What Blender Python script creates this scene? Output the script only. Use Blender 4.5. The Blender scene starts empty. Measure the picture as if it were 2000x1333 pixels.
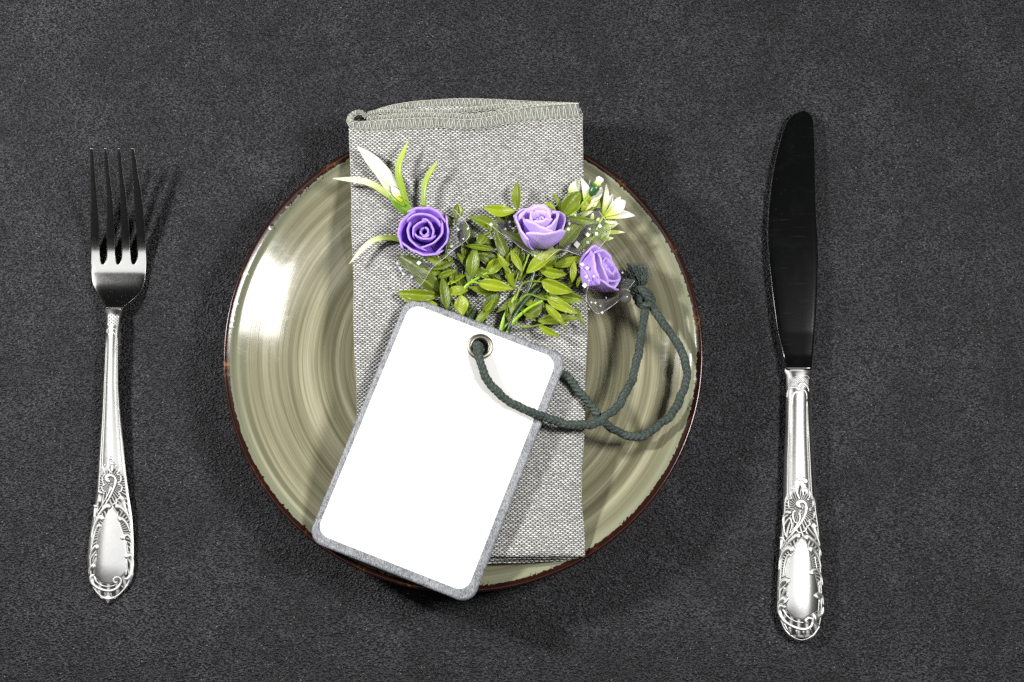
import bpy, bmesh, math, random
import numpy as np
from mathutils import Vector

random.seed(7)
rng = np.random.default_rng(7)
scene = bpy.context.scene
COL = scene.collection
S = 0.01                                   # everything below is authored in centimetres

# ------------------------------------------------------------------ camera
TILT = math.radians(12.0)
DIST = 60.4
FPX = 2000 * 50 / 36
CT, ST = math.cos(TILT), math.sin(TILT)
cam_d = bpy.data.cameras.new('camera')
cam = bpy.data.objects.new('camera', cam_d)
COL.objects.link(cam)
cam_d.lens = 50
cam_d.sensor_width = 36
cam_d.clip_start = 0.01
cam_d.clip_end = 50
cam.location = (0, -DIST * ST * S, DIST * CT * S)
cam.rotation_euler = (TILT, 0, 0)
scene.camera = cam

# ------------------------------------------------------------------ light
world = bpy.data.worlds.new('World')
scene.world = world
world.use_nodes = True
world.node_tree.nodes['Background'].inputs[0].default_value = (0.9, 0.95, 1.0, 1)
world.node_tree.nodes['Background'].inputs[1].default_value = 0.006


def area(name, loc, aim, sx, sy, power, col=(1, 1, 1)):
    d = bpy.data.lights.new(name, 'AREA')
    d.shape = 'RECTANGLE'
    d.size, d.size_y, d.energy, d.color = sx * S, sy * S, power, col
    o = bpy.data.objects.new(name, d)
    COL.objects.link(o)
    o.location = Vector(loc) * S
    o.rotation_euler = (Vector(aim) - Vector(loc)).to_track_quat('-Z', 'Y').to_euler()
    return o


area('left_softbox', (-41, 11.5, 35), (-4, 0, 0), 4.5, 6, 4.5, (1.0, 0.99, 0.97))
area('right_softbox', (30, 1.5, 48), (0, 0, 0), 14, 9.5, 4.4, (1.0, 0.99, 0.97))
area('overhead_panel', (0, -8, 92), (0, -7, 0), 140, 28, 1.3, (1.0, 1.0, 1.0))

scene.view_settings.view_transform = 'Standard'
scene.view_settings.look = 'None'
scene.view_settings.exposure = 0
scene.view_settings.gamma = 1
scene.cycles.use_denoising = False
scene.cycles.use_adaptive_sampling = False
scene.cycles.sample_clamp_direct = 3.0
scene.cycles.sample_clamp_indirect = 3.0
scene.cycles.max_bounces = 8
scene.cycles.transparent_max_bounces = 16
scene.cycles.caustics_reflective = False
scene.cycles.caustics_refractive = False


# ------------------------------------------------------------------ helpers
def W(px, py, z):
    """Point at height z (cm) that the photograph shows at pixel px, py."""
    px, py, z = np.broadcast_arrays(np.asarray(px, float), np.asarray(py, float), np.asarray(z, float))
    x = (px - 1000) / FPX
    y = -(py - 666.5) / FPX
    d = np.stack([x, y * CT + ST, y * ST - CT], -1)
    o = np.array([0, -DIST * ST, DIST * CT])
    t = (z - o[2]) / d[..., 2]
    return o + d * t[..., None]


def smooth_interp(xq, xs, ys, sig=0.0):
    """Monotone cubic through the points."""
    xs = np.asarray(xs, float); ys = np.asarray(ys, float); xq = np.asarray(xq, float)
    h = np.diff(xs); dl = np.diff(ys) / h
    m = np.zeros_like(ys)
    m[0], m[-1] = dl[0], dl[-1]
    for i in range(1, len(xs) - 1):
        if dl[i - 1] * dl[i] > 0:
            w1, w2 = 2 * h[i] + h[i - 1], h[i] + 2 * h[i - 1]
            m[i] = (w1 + w2) / (w1 / dl[i - 1] + w2 / dl[i])
    i = np.clip(np.searchsorted(xs, xq) - 1, 0, len(xs) - 2)
    t = np.clip((xq - xs[i]) / h[i], 0, 1)
    return ((2*t**3 - 3*t**2 + 1) * ys[i] + (t**3 - 2*t**2 + t) * h[i] * m[i]
            + (-2*t**3 + 3*t**2) * ys[i + 1] + (t**3 - t**2) * h[i] * m[i + 1])


def spline(pts, n):
    """Catmull-Rom resampled to n points evenly along its length."""
    p = np.asarray(pts, float)
    if len(p) == 2:
        t = np.linspace(0, 1, n)[:, None]
        return p[0] * (1 - t) + p[1] * t
    q = np.vstack([2 * p[0] - p[1], p, 2 * p[-1] - p[-2]])
    out = []
    for i in range(1, len(q) - 2):
        t = np.linspace(0, 1, 24, endpoint=False)[:, None]
        a, b, c, d = q[i - 1], q[i], q[i + 1], q[i + 2]
        out.append(0.5 * (2*b + (c - a)*t + (2*a - 5*b + 4*c - d)*t**2 + (3*b - a - 3*c + d)*t**3))
    out = np.vstack(out + [p[-1:]])
    L = np.r_[0, np.cumsum(np.linalg.norm(np.diff(out, axis=0), axis=1))]
    s = np.linspace(0, L[-1], n)
    return np.stack([np.interp(s, L, out[:, k]) for k in range(p.shape[1])], -1)


def grid_faces(nu, nv, wrap=False, off=0):
    F = []
    for i in range(nu - 1):
        for j in range(nv if wrap else nv - 1):
            a = i * nv + j; b = i * nv + (j + 1) % nv
            F.append((off + a, off + b, off + b + nv, off + a + nv))
    return F


class Geo:
    def __init__(self):
        self.V = []; self.F = []; self.n = 0; self.uv = []; self.pat = []

    def add(self, V, F, uv=None, pat=None):
        V = np.asarray(V, float).reshape(-1, 3)
        self.F += [tuple(k + self.n for k in f) for f in F]
        self.V.append(V); self.n += len(V)
        self.uv.append(np.zeros((len(V), 2)) if uv is None else np.asarray(uv, float).reshape(-1, 2))
        self.pat.append(np.zeros(len(V)) if pat is None else np.asarray(pat, float).reshape(-1))
        return self


def link(name, g, mat, parent=None, root=None, smooth=True, patina=False):
    V = np.vstack(g.V)
    o_loc = np.array(root.location) / S if root is not None else np.zeros(3)
    me = bpy.data.meshes.new(name)
    me.from_pydata(((V - o_loc) * S).tolist(), [], g.F)
    uv = np.vstack(g.uv)
    lay = me.uv_layers.new(name='UVMap')
    idx = np.empty(len(me.loops), np.int32)
    me.loops.foreach_get('vertex_index', idx)
    lay.data.foreach_set('uv', uv[idx].astype(np.float32).ravel())
    if patina:
        at = me.attributes.new('patina', 'FLOAT', 'POINT')
        at.data.foreach_set('value', np.concatenate(g.pat).astype(np.float32))
    me.polygons.foreach_set('use_smooth', [smooth] * len(me.polygons))
    if mat:
        me.materials.append(mat)
    me.update()
    bm = bmesh.new(); bm.from_mesh(me)
    bmesh.ops.recalc_face_normals(bm, faces=bm.faces)
    bm.to_mesh(me); bm.free()
    o = bpy.data.objects.new(name, me)
    COL.objects.link(o)
    if parent is not None:
        o.parent = parent
    return o


def tag(o, label, cat, group=None, kind=None):
    if label: o['label'] = label
    if cat: o['category'] = cat
    if group: o['group'] = group
    if kind: o['kind'] = kind
    return o


def thing(name, label, cat, loc, group=None):
    o = bpy.data.objects.new(name, None)
    COL.objects.link(o)
    o.empty_display_size = 0.02
    o.location = Vector([float(v) for v in loc]) * S
    return tag(o, label, cat, group)


def tube(path, rad, n=10, caps=True, up=None, flat=1.0, mod=None):
    """Swept tube. rad scalar or per point. flat squashes along 'up'."""
    P = np.asarray(path, float); m = len(P)
    r = np.broadcast_to(np.asarray(rad, float), (m,))
    T = np.gradient(P, axis=0); T /= np.linalg.norm(T, axis=1)[:, None] + 1e-12
    if up is not None:
        u0 = np.broadcast_to(np.asarray(up, float), (m, 3))
        A = np.cross(T, u0); A /= np.linalg.norm(A, axis=1)[:, None] + 1e-9
        B = np.cross(A, T)
    else:
        A = np.zeros((m, 3)); a = np.cross(T[0], [0, 0, 1.0])
        if np.linalg.norm(a) < 1e-4: a = np.array([1.0, 0, 0])
        for i in range(m):
            a = a - T[i] * a.dot(T[i]); a /= np.linalg.norm(a) + 1e-12
            A[i] = a
        B = np.cross(A, T)
    th = np.linspace(0, 2 * np.pi, n, endpoint=False)
    c, s = np.cos(th), np.sin(th)
    rr = r[:, None] * np.ones(n)
    L = np.r_[0, np.cumsum(np.linalg.norm(np.diff(P, axis=0), axis=1))]
    if mod is not None:
        rr = rr * mod(L[:, None], th[None, :])
    V = P[:, None, :] + A[:, None, :] * (rr * c)[..., None] + B[:, None, :] * (rr * s * flat)[..., None]
    F = grid_faces(m, n, True)
    V = V.reshape(-1, 3)
    uv = np.stack([np.repeat(L, n), np.tile(th, m)], -1)
    if caps:
        k = len(V)
        V = np.vstack([V, P[:1], P[-1:]]); uv = np.vstack([uv, [[0, 0]], [[L[-1], 0]]])
        F += [(k, (j + 1) % n, j) for j in range(n)]
        F += [(k + 1, (m - 1) * n + j, (m - 1) * n + (j + 1) % n) for j in range(n)]
    return V, F, uv


def shell(G, th):
    """Closed thin shell from a (nu,nv,3) grid."""
    nu, nv = G.shape[:2]
    du = np.gradient(G, axis=0); dv = np.gradient(G, axis=1)
    N = np.cross(du, dv); N /= np.linalg.norm(N, axis=-1)[..., None] + 1e-9
    t = np.broadcast_to(th, (nu, nv))[..., None]
    A = (G + N * t / 2).reshape(-1, 3); B = (G - N * t / 2).reshape(-1, 3)
    F = grid_faces(nu, nv) + [f[::-1] for f in grid_faces(nu, nv, off=nu * nv)]
    o = nu * nv
    ring = [j for j in range(nv)] + [i * nv + nv - 1 for i in range(1, nu)] \
        + [(nu - 1) * nv + j for j in range(nv - 2, -1, -1)] + [i * nv for i in range(nu - 2, 0, -1)]
    for a, b in zip(ring, ring[1:] + ring[:1]):
        F.append((b, a, a + o, b + o))
    u, v = np.meshgrid(np.linspace(0, 1, nu), np.linspace(0, 1, nv), indexing='ij')
    uv = np.stack([u, v], -1).reshape(-1, 2)
    return np.vstack([A, B]), F, np.vstack([uv, uv])


# ------------------------------------------------------------------ materials
class NT:
    def __init__(self, name):
        self.m = bpy.data.materials.new(name); self.m.use_nodes = True
        self.t = self.m.node_tree; self.N = self.t.nodes
        self.p = self.N['Principled BSDF']; self.out = self.N['Material Output']

    def new(self, typ, **kw):
        n = self.N.new('ShaderNode' + typ)
        for k, v in kw.items():
            if k.startswith('i_'):
                k = k[2:]; k = int(k) if k.isdigit() else k.replace('_', ' ')
                self.put(n.inputs[k], v)
            else:
                setattr(n, k, v)
        return n

    def put(self, sock, v):
        if hasattr(v, 'is_output') or isinstance(v, bpy.types.NodeSocket):
            self.t.links.new(v, sock)
        else:
            sock.default_value = v

    def math(self, op, a, b=0.0, c=0.0):
        n = self.N.new('ShaderNodeMath'); n.operation = op
        self.put(n.inputs[0], a); self.put(n.inputs[1], b); self.put(n.inputs[2], c)
        return n.outputs[0]

    def coord(self, kind='Object', scale=100.0):
        tc = self.N.new('ShaderNodeTexCoord')
        mp = self.new('Mapping'); mp.inputs['Scale'].default_value = (scale,) * 3 if not isinstance(scale, tuple) else scale
        self.t.links.new(tc.outputs[kind], mp.inputs['Vector'])
        return mp.outputs[0]

    def noise(self, vec, scale, detail=4, rough=0.5, dist=0.0):
        n = self.new('TexNoise'); self.put(n.inputs['Vector'], vec)
        n.inputs['Scale'].default_value = scale; n.inputs['Detail'].default_value = detail
        n.inputs['Roughness'].default_value = rough; n.inputs['Distortion'].default_value = dist
        return n.outputs[0]

    def ramp(self, fac, stops):
        n = self.new('ValToRGB'); self.put(n.inputs[0], fac)
        e = n.color_ramp.elements
        while len(e) < len(stops): e.new(0.5)
        for k, (p, c) in zip(e, stops):
            k.position = p
            k.color = (c, c, c, 1) if not isinstance(c, tuple) else (*c, 1)
        return n.outputs[0]

    def mix(self, fac, a, b):
        n = self.new('Mix'); n.data_type = 'RGBA'
        self.put(n.inputs[0], fac)
        for i, v in ((6, a), (7, b)):
            if isinstance(v, tuple): v = (*v, 1) if len(v) == 3 else v
            self.put(n.inputs[i], v)
        return n.outputs[2]

    def bump(self, h, strength, dist, normal=None):
        n = self.new('Bump'); self.put(n.inputs['Height'], h)
        n.inputs['Strength'].default_value = strength; n.inputs['Distance'].default_value = dist
        if normal is not None: self.put(n.inputs['Normal'], normal)
        return n.outputs[0]

    def set(self, **kw):
        for k, v in kw.items():
            s = self.p.inputs[k.replace('_', ' ')]
            if isinstance(v, tuple) and len(v) == 3: v = (*v, 1)
            self.put(s, v)
        return self

    def rand(self):
        return self.N.new('ShaderNodeObjectInfo').outputs['Random']


def mat_table():
    m = NT('dark_leather_grain_table')
    v = m.coord('Object', 100.0)
    vs = m.new('Mapping'); m.put(vs.inputs[0], v)
    vs.inputs['Rotation'].default_value = (0, 0, math.radians(35)); vs.inputs['Scale'].default_value = (1.0, 1.55, 1)
    grain = m.noise(vs.outputs[0], 10.5, 3, 0.6)
    vor = m.new('TexVoronoi'); m.put(vor.inputs['Vector'], vs.outputs[0]); vor.inputs['Scale'].default_value = 10.5
    vor.feature = 'SMOOTH_F1'; vor.inputs['Smoothness'].default_value = 0.5
    fine = m.noise(v, 22, 2, 0.6)
    cloud = m.noise(v, 0.22, 6, 0.62, 0.4)
    cloud2 = m.noise(v, 1.1, 5, 0.7, 0.6)
    h = m.math('ADD', m.math('MULTIPLY', grain, 1.0), m.math('MULTIPLY', vor.outputs['Distance'], -0.9))
    h = m.math('ADD', h, m.math('MULTIPLY', fine, 0.22))
    c = m.ramp(m.math('ADD', m.math('MULTIPLY', cloud, 0.6), m.math('MULTIPLY', cloud2, 0.4)),
               [(0.36, (0.043, 0.043, 0.047)), (0.5, (0.065, 0.065, 0.071)), (0.66, (0.104, 0.104, 0.114))])
    c2 = m.mix(m.ramp(h, [(-0.0, 0.0), (0.45, 1.0)]), (0.018, 0.018, 0.019), c)
    glint = m.new('TexVoronoi'); m.put(glint.inputs['Vector'], v); glint.inputs['Scale'].default_value = 8.0
    sp = m.math('MULTIPLY', m.ramp(glint.outputs['Distance'], [(0.10, 1.0), (0.22, 0.0)]),
                m.ramp(glint.outputs['Color'], [(0.70, 0.0), (0.86, 1.0)]))
    c3 = m.mix(m.math('MULTIPLY', sp, 0.7), c2, (0.42, 0.32, 0.33))  # sparkle of the grain painted into the base colour as tiny bright dots
    m.set(Base_Color=c3, Roughness=m.math('ADD', m.math('MULTIPLY', cloud2, 0.14), 0.26), Specular_IOR_Level=0.2,
          Normal=m.bump(h, 1.0, 0.0016))
    return m.m


def mat_plate():
    m = NT('brushed_olive_glaze')
    tc = m.N.new('ShaderNodeTexCoord')
    sx = m.new('SeparateXYZ'); m.put(sx.inputs[0], tc.outputs['Object'])
    x = m.math('MULTIPLY', sx.outputs[0], 100.0); y = m.math('MULTIPLY', sx.outputs[1], 100.0)
    # the brush strokes are very slightly off centre and wander with the turn
    r = m.math('SQRT', m.math('ADD', m.math('MULTIPLY', x, x), m.math('MULTIPLY', y, y)))
    cx = m.math('DIVIDE', x, m.math('ADD', r, 0.01)); cy = m.math('DIVIDE', y, m.math('ADD', r, 0.01))

    def pv(ka, kr):
        cb = m.new('CombineXYZ')
        m.put(cb.inputs[0], m.math('MULTIPLY', cx, ka)); m.put(cb.inputs[1], m.math('MULTIPLY', cy, ka))
        m.put(cb.inputs[2], m.math('MULTIPLY', r, kr))
        return cb.outputs[0]
    n1 = m.noise(pv(0.42, 3.4), 1.0, 4, 0.62)
    n2 = m.noise(pv(0.8, 15.0), 1.0, 3, 0.6)
    n3 = m.noise(pv(0.7, 0.9), 1.0, 2, 0.5)
    f = m.math('ADD', m.math('ADD', m.math('MULTIPLY', n1, 0.62), m.math('MULTIPLY', n2, 0.30)), m.math('MULTIPLY', n3, 0.18))
    c = m.ramp(f, [(0.40, (0.098, 0.092, 0.056)), (0.52, (0.160, 0.152, 0.096)), (0.62, (0.242, 0.230, 0.152)), (0.72, (0.35, 0.335, 0.24))])
    rimc = m.ramp(m.math('MULTIPLY', r, 0.1), [(0.895, 0.0), (0.94, 1.0)])
    c = m.mix(m.math('MULTIPLY', rimc, 0.6), c, (0.17, 0.185, 0.125))
    pit = m.new('TexVoronoi'); m.put(pit.inputs['Vector'], m.coord('Object', 100.0)); pit.inputs['Scale'].default_value = 0.9
    pk = m.math('MULTIPLY', m.ramp(pit.outputs['Distance'], [(0.02, 1.0), (0.045, 0.0)]), m.ramp(pit.outputs['Color'], [(0.62, 0.0), (0.66, 1.0)]))
    c = m.mix(m.math('MULTIPLY', pk, 0.8), c, (0.03, 0.02, 0.01))
    sm = m.noise(m.coord('Object', 100.0), 1.6, 5, 0.7, 1.2)
    rough = m.math('ADD', 0.085, m.math('MULTIPLY', m.ramp(sm, [(0.5, 0.0), (0.75, 1.0)]), 0.05))
    m.set(Base_Color=c, Roughness=rough, Specular_IOR_Level=0.6, Normal=m.bump(n2, 0.03, 0.0004))
    return m.m


def mat_rim():
    m = NT('dark_brown_rim_glaze')
    v = m.coord('Object', 100.0)
    n = m.noise(v, 0.55, 4, 0.6); n2 = m.noise(v, 7.0, 3, 0.6)
    k = m.math('MULTIPLY', m.ramp(n, [(0.57, 0.0), (0.68, 1.0)]), m.ramp(n2, [(0.45, 0.0), (0.66, 1.0)]))
    c = m.mix(k, (0.016, 0.0045, 0.003), (0.20, 0.075, 0.02))
    m.set(Base_Color=c, Roughness=0.16, Specular_IOR_Level=0.55)
    return m.m


def mat_weave():
    m = NT('grey_woven_linen')
    tc = m.N.new('ShaderNodeTexCoord')
    wob = m.noise(m.coord('UV', 1.0), 1.3, 3, 0.6)
    sx = m.new('SeparateXYZ'); m.put(sx.inputs[0], tc.outputs['UV'])
    u = m.math('ADD', sx.outputs[0], m.math('MULTIPLY', wob, 0.10)); v = m.math('ADD', sx.outputs[1], m.math('MULTIPLY', wob, 0.14))
    jit = m.noise(m.coord('UV', 1.0), 9.0, 2, 0.5)
    a = m.math('DIVIDE', u, 0.198)
    b = m.math('ADD', m.math('DIVIDE', v, 0.077), m.math('MULTIPLY', m.math('SUBTRACT', jit, 0.5), 0.35))
    row = m.math('FLOOR', b)
    a2 = m.math('ADD', a, m.math('MULTIPLY', m.math('MODULO', row, 2.0), 0.5))
    fx = m.math('SUBTRACT', m.math('FRACT', a2), 0.5); fy = m.math('SUBTRACT', m.math('FRACT', b), 0.5)
    d = m.math('ADD', m.math('MULTIPLY', m.math('MULTIPLY', fx, fx), 4.6), m.math('MULTIPLY', m.math('MULTIPLY', fy, fy), 3.4))
    h = m.math('SUBTRACT', 1.0, d)
    cid = m.new('CombineXYZ'); m.put(cid.inputs[0], m.math('FLOOR', a2)); m.put(cid.inputs[1], row)
    wn = m.new('TexWhiteNoise'); m.put(wn.inputs['Vector'], cid.outputs[0])
    rowv = m.new('TexWhiteNoise', noise_dimensions='1D'); m.put(rowv.inputs['W'], row)
    slub = m.noise(m.coord('UV', (0.5, 6.0, 1.0)), 1.0, 3, 0.6)
    bl = m.noise(m.coord('UV', 1.0), 0.9, 4, 0.6)
    hi = m.math('ADD', 0.24, m.math('ADD', m.math('MULTIPLY', wn.outputs[0], 0.42), m.math('ADD', m.math('MULTIPLY', slub, 0.30), m.math('MULTIPLY', bl, 0.34))))
    thr = m.mix(hi, (0.03, 0.03, 0.028), (0.62, 0.615, 0.59))
    fac = m.ramp(h, [(0.10, 0.0), (0.62, 1.0)])
    c = m.mix(fac, (0.085, 0.086, 0.082), thr)
    sk = m.new('TexVoronoi'); m.put(sk.inputs['Vector'], m.coord('UV', 1.0)); sk.inputs['Scale'].default_value = 1.3
    spot = m.math('MULTIPLY', m.ramp(sk.outputs['Distance'], [(0.06, 1.0), (0.13, 0.0)]), m.ramp(sk.outputs['Color'], [(0.6, 0.0), (0.7, 1.0)]))
    c = m.mix(m.math('MULTIPLY', spot, 0.45), c, (0.14, 0.09, 0.04))
    m.set(Base_Color=c, Roughness=0.85, Specular_IOR_Level=0.15, Normal=m.bump(h, 0.8, 0.0005))
    return m.m


def mat_cloth(name, ca, cb, scale, bump=0.5, rough=0.9):
    m = NT(name)
    v = m.coord('Object', 100.0)
    n = m.noise(v, scale, 4, 0.65); n2 = m.noise(v, scale * 0.2, 3, 0.6)
    f = m.ramp(m.math('ADD', m.math('MULTIPLY', n, 0.7), m.math('MULTIPLY', n2, 0.3)), [(0.35, 0.0), (0.65, 1.0)])
    m.set(Base_Color=m.mix(f, ca, cb), Roughness=rough, Specular_IOR_Level=0.15, Normal=m.bump(n, bump, 0.0004))
    return m.m


def mat_silver(name, base=(0.93, 0.93, 0.91), rough=0.19, grime=0.25):
    m = NT(name)
    v = m.coord('Object', 100.0)
    at = m.new('Attribute', attribute_name='patina')
    n = m.noise(v, 2.2, 5, 0.7, 0.8); n2 = m.noise(v, 14, 3, 0.6)
    k = m.math('MULTIPLY', m.ramp(n, [(0.5, 0.0), (0.8, 1.0)]), grime)
    c = m.mix(k, base, (0.50, 0.47, 0.38))
    c = m.mix(at.outputs['Fac'], c, (0.022, 0.021, 0.018))
    r = m.math('ADD', m.math('ADD', rough, m.math('MULTIPLY', n2, 0.06)), m.math('MULTIPLY', at.outputs['Fac'], 0.45))
    m.set(Base_Color=c, Metallic=m.math('SUBTRACT', 1.0, m.math('MULTIPLY', at.outputs['Fac'], 0.85)), Roughness=r, Specular_IOR_Level=0.2, Normal=m.bump(n, 0.03, 0.0003))
    return m.m


def mat_blade():
    m = NT('polished_blade_steel')
    v = m.coord('Object', 100.0)
    st = m.new('Mapping'); m.put(st.inputs[0], v); st.inputs['Rotation'].default_value = (0, 0, math.radians(-50)); st.inputs['Scale'].default_value = (0.7, 14, 1)
    s1 = m.ramp(m.noise(st.outputs[0], 1.0, 2, 0.5), [(0.70, 0.0), (0.76, 1.0)])
    st2 = m.new('Mapping'); m.put(st2.inputs[0], v); st2.inputs['Rotation'].default_value = (0, 0, math.radians(82)); st2.inputs['Scale'].default_value = (0.5, 16, 1)
    s2 = m.ramp(m.noise(st2.outputs[0], 1.0, 2, 0.5), [(0.69, 0.0), (0.78, 0.7)])
    dust = m.new('TexVoronoi'); m.put(dust.inputs['Vector'], v); dust.inputs['Scale'].default_value = 4.5
    dk = m.math('MULTIPLY', m.ramp(dust.outputs['Distance'], [(0.04, 1.0), (0.12, 0.0)]), m.ramp(dust.outputs['Color'], [(0.74, 0.0), (0.8, 1.0)]))
    sm = m.ramp(m.noise(v, 0.9, 5, 0.7, 0.7), [(0.5, 0.0), (0.8, 1.0)])
    k = m.math('MINIMUM', 1.0, m.math('ADD', m.math('ADD', m.math('MULTIPLY', m.math('ADD', s1, s2), 0.35), m.math('MULTIPLY', dk, 0.8)), m.math('MULTIPLY', sm, 0.10)))
    m.set(Base_Color=(0.80, 0.80, 0.80), Metallic=1.0, Roughness=0.06)
    d = m.new('BsdfDiffuse'); d.inputs[0].default_value = (0.22, 0.21, 0.19, 1)
    mx = m.new('MixShader'); m.put(mx.inputs[0], m.math('MULTIPLY', k, 0.11))
    m.t.links.new(m.p.outputs[0], mx.inputs[1]); m.t.links.new(d.outputs[0], mx.inputs[2])
    m.t.links.new(mx.outputs[0], m.out.inputs[0])
    return m.m


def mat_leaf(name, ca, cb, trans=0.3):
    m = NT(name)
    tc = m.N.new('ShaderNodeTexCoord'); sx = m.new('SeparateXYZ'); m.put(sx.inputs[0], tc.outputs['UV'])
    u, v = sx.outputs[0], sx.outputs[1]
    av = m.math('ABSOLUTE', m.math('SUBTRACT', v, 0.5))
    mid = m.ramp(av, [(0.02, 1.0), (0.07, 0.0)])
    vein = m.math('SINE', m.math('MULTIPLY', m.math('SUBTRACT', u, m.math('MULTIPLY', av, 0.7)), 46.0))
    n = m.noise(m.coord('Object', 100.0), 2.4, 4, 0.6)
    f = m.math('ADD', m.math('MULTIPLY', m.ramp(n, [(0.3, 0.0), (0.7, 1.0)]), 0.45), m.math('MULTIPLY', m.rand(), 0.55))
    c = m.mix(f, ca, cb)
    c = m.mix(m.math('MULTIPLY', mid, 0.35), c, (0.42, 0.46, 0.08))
    h = m.math('ADD', m.math('MULTIPLY', vein, 0.12), m.math('MULTIPLY', mid, 0.7))
    nb = m.bump(h, 0.5, 0.0003)
    m.set(Base_Color=c, Roughness=0.36, Specular_IOR_Level=0.45, Normal=nb)
    t = m.new('BsdfTranslucent'); m.put(t.inputs[0], c)
    mx = m.new('MixShader'); mx.inputs[0].default_value = trans
    m.t.links.new(m.p.outputs[0], mx.inputs[1]); m.t.links.new(t.outputs[0], mx.inputs[2])
    m.t.links.new(mx.outputs[0], m.out.inputs[0])
    return m.m


def mat_grad(name, c0, c1, c2, p=(0.1, 0.35, 0.6), trans=0.35, rough=0.4):
    """Colour running from base to tip of a petal or blade."""
    m = NT(name)
    tc = m.N.new('ShaderNodeTexCoord'); sx = m.new('SeparateXYZ'); m.put(sx.inputs[0], tc.outputs['UV'])
    n = m.noise(m.coord('Object', 100.0), 5, 3, 0.6)
    u = m.math('ADD', sx.outputs[0], m.math('MULTIPLY', m.math('SUBTRACT', n, 0.5), 0.25))
    c = m.ramp(u, [(p[0], c0), (p[1], c1), (p[2], c2)])
    m.set(Base_Color=c, Roughness=rough, Specular_IOR_Level=0.4)
    t = m.new('BsdfTranslucent'); m.put(t.inputs[0], c)
    mx = m.new('MixShader'); mx.inputs[0].default_value = trans
    m.t.links.new(m.p.outputs[0], mx.inputs[1]); m.t.links.new(t.outputs[0], mx.inputs[2])
    m.t.links.new(mx.outputs[0], m.out.inputs[0])
    return m.m


def mat_foam(name, ca, cb, edge):
    m = NT(name)
    v = m.coord('Object', 100.0)
    n = m.noise(v, 1.6, 4, 0.6); n2 = m.noise(v, 26, 2, 0.6)
    c = m.mix(m.ramp(n, [(0.3, 0.0), (0.7, 1.0)]), ca, cb)
    sp = m.new('TexVoronoi'); m.put(sp.inputs['Vector'], v); sp.inputs['Scale'].default_value = 3.2
    k = m.math('MULTIPLY', m.ramp(sp.outputs['Distance'], [(0.08, 1.0), (0.2, 0.0)]), m.ramp(sp.outputs['Color'], [(0.78, 0.0), (0.82, 1.0)]))
    c = m.mix(m.math('MULTIPLY', k, 0.5), c, (0.10, 0.06, 0.05))
    tc = m.N.new('ShaderNodeTexCoord'); sx = m.new('SeparateXYZ'); m.put(sx.inputs[0], tc.outputs['UV'])
    c = m.mix(m.math('MULTIPLY', m.ramp(sx.outputs[0], [(0.86, 0.0), (0.97, 1.0)]), 0.55), c, edge)
    m.set(Base_Color=c, Roughness=0.7, Specular_IOR_Level=0.25, Normal=m.bump(n2, 0.25, 0.0002),
          Subsurface_Weight=0.1, Subsurface_Scale=0.003)
    m.p.inputs['Subsurface Radius'].default_value = (0.7, 0.5, 1.0)
    return m.m


def mat_net():
    m = NT('sheer_tulle_net')
    tc = m.N.new('ShaderNodeTexCoord'); sx = m.new('SeparateXYZ'); m.put(sx.inputs[0], tc.outputs['UV'])
    def line(s):
        f = m.math('ABSOLUTE', m.math('SUBTRACT', m.math('FRACT', m.math('MULTIPLY', s, 1 / 0.075)), 0.5))
        return m.ramp(f, [(0.36, 0.0), (0.46, 1.0)])
    u, v = sx.outputs[0], sx.outputs[1]
    g = m.math('MAXIMUM', line(m.math('ADD', u, v)), line(m.math('SUBTRACT', u, v)))
    tr = m.new('BsdfTransparent')
    m.set(Base_Color=(0.70, 0.68, 0.70), Roughness=0.3, Specular_IOR_Level=0.6)
    mx = m.new('MixShader'); m.put(mx.inputs[0], m.math('ADD', m.math('MULTIPLY', g, 0.15), 0.008))
    m.t.links.new(tr.outputs[0], mx.inputs[1]); m.t.links.new(m.p.outputs[0], mx.inputs[2])
    m.t.links.new(mx.outputs[0], m.out.inputs[0])
    return m.m


def mat_plain(name, c, rough=0.5, metal=0.0, spec=0.5, var=0.15, scale=3.0, bump=0.0):
    m = NT(name)
    v = m.coord('Object', 100.0)
    n = m.noise(v, scale, 4, 0.6)
    d = tuple(x * (1 - var) for x in c); e = tuple(min(1, x * (1 + var)) for x in c)
    m.set(Base_Color=m.mix(m.ramp(n, [(0.3, 0.0), (0.7, 1.0)]), d, e), Roughness=rough, Metallic=metal, Specular_IOR_Level=spec)
    if bump: m.set(Normal=m.bump(n, bump, 0.0003))
    return m.m


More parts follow.
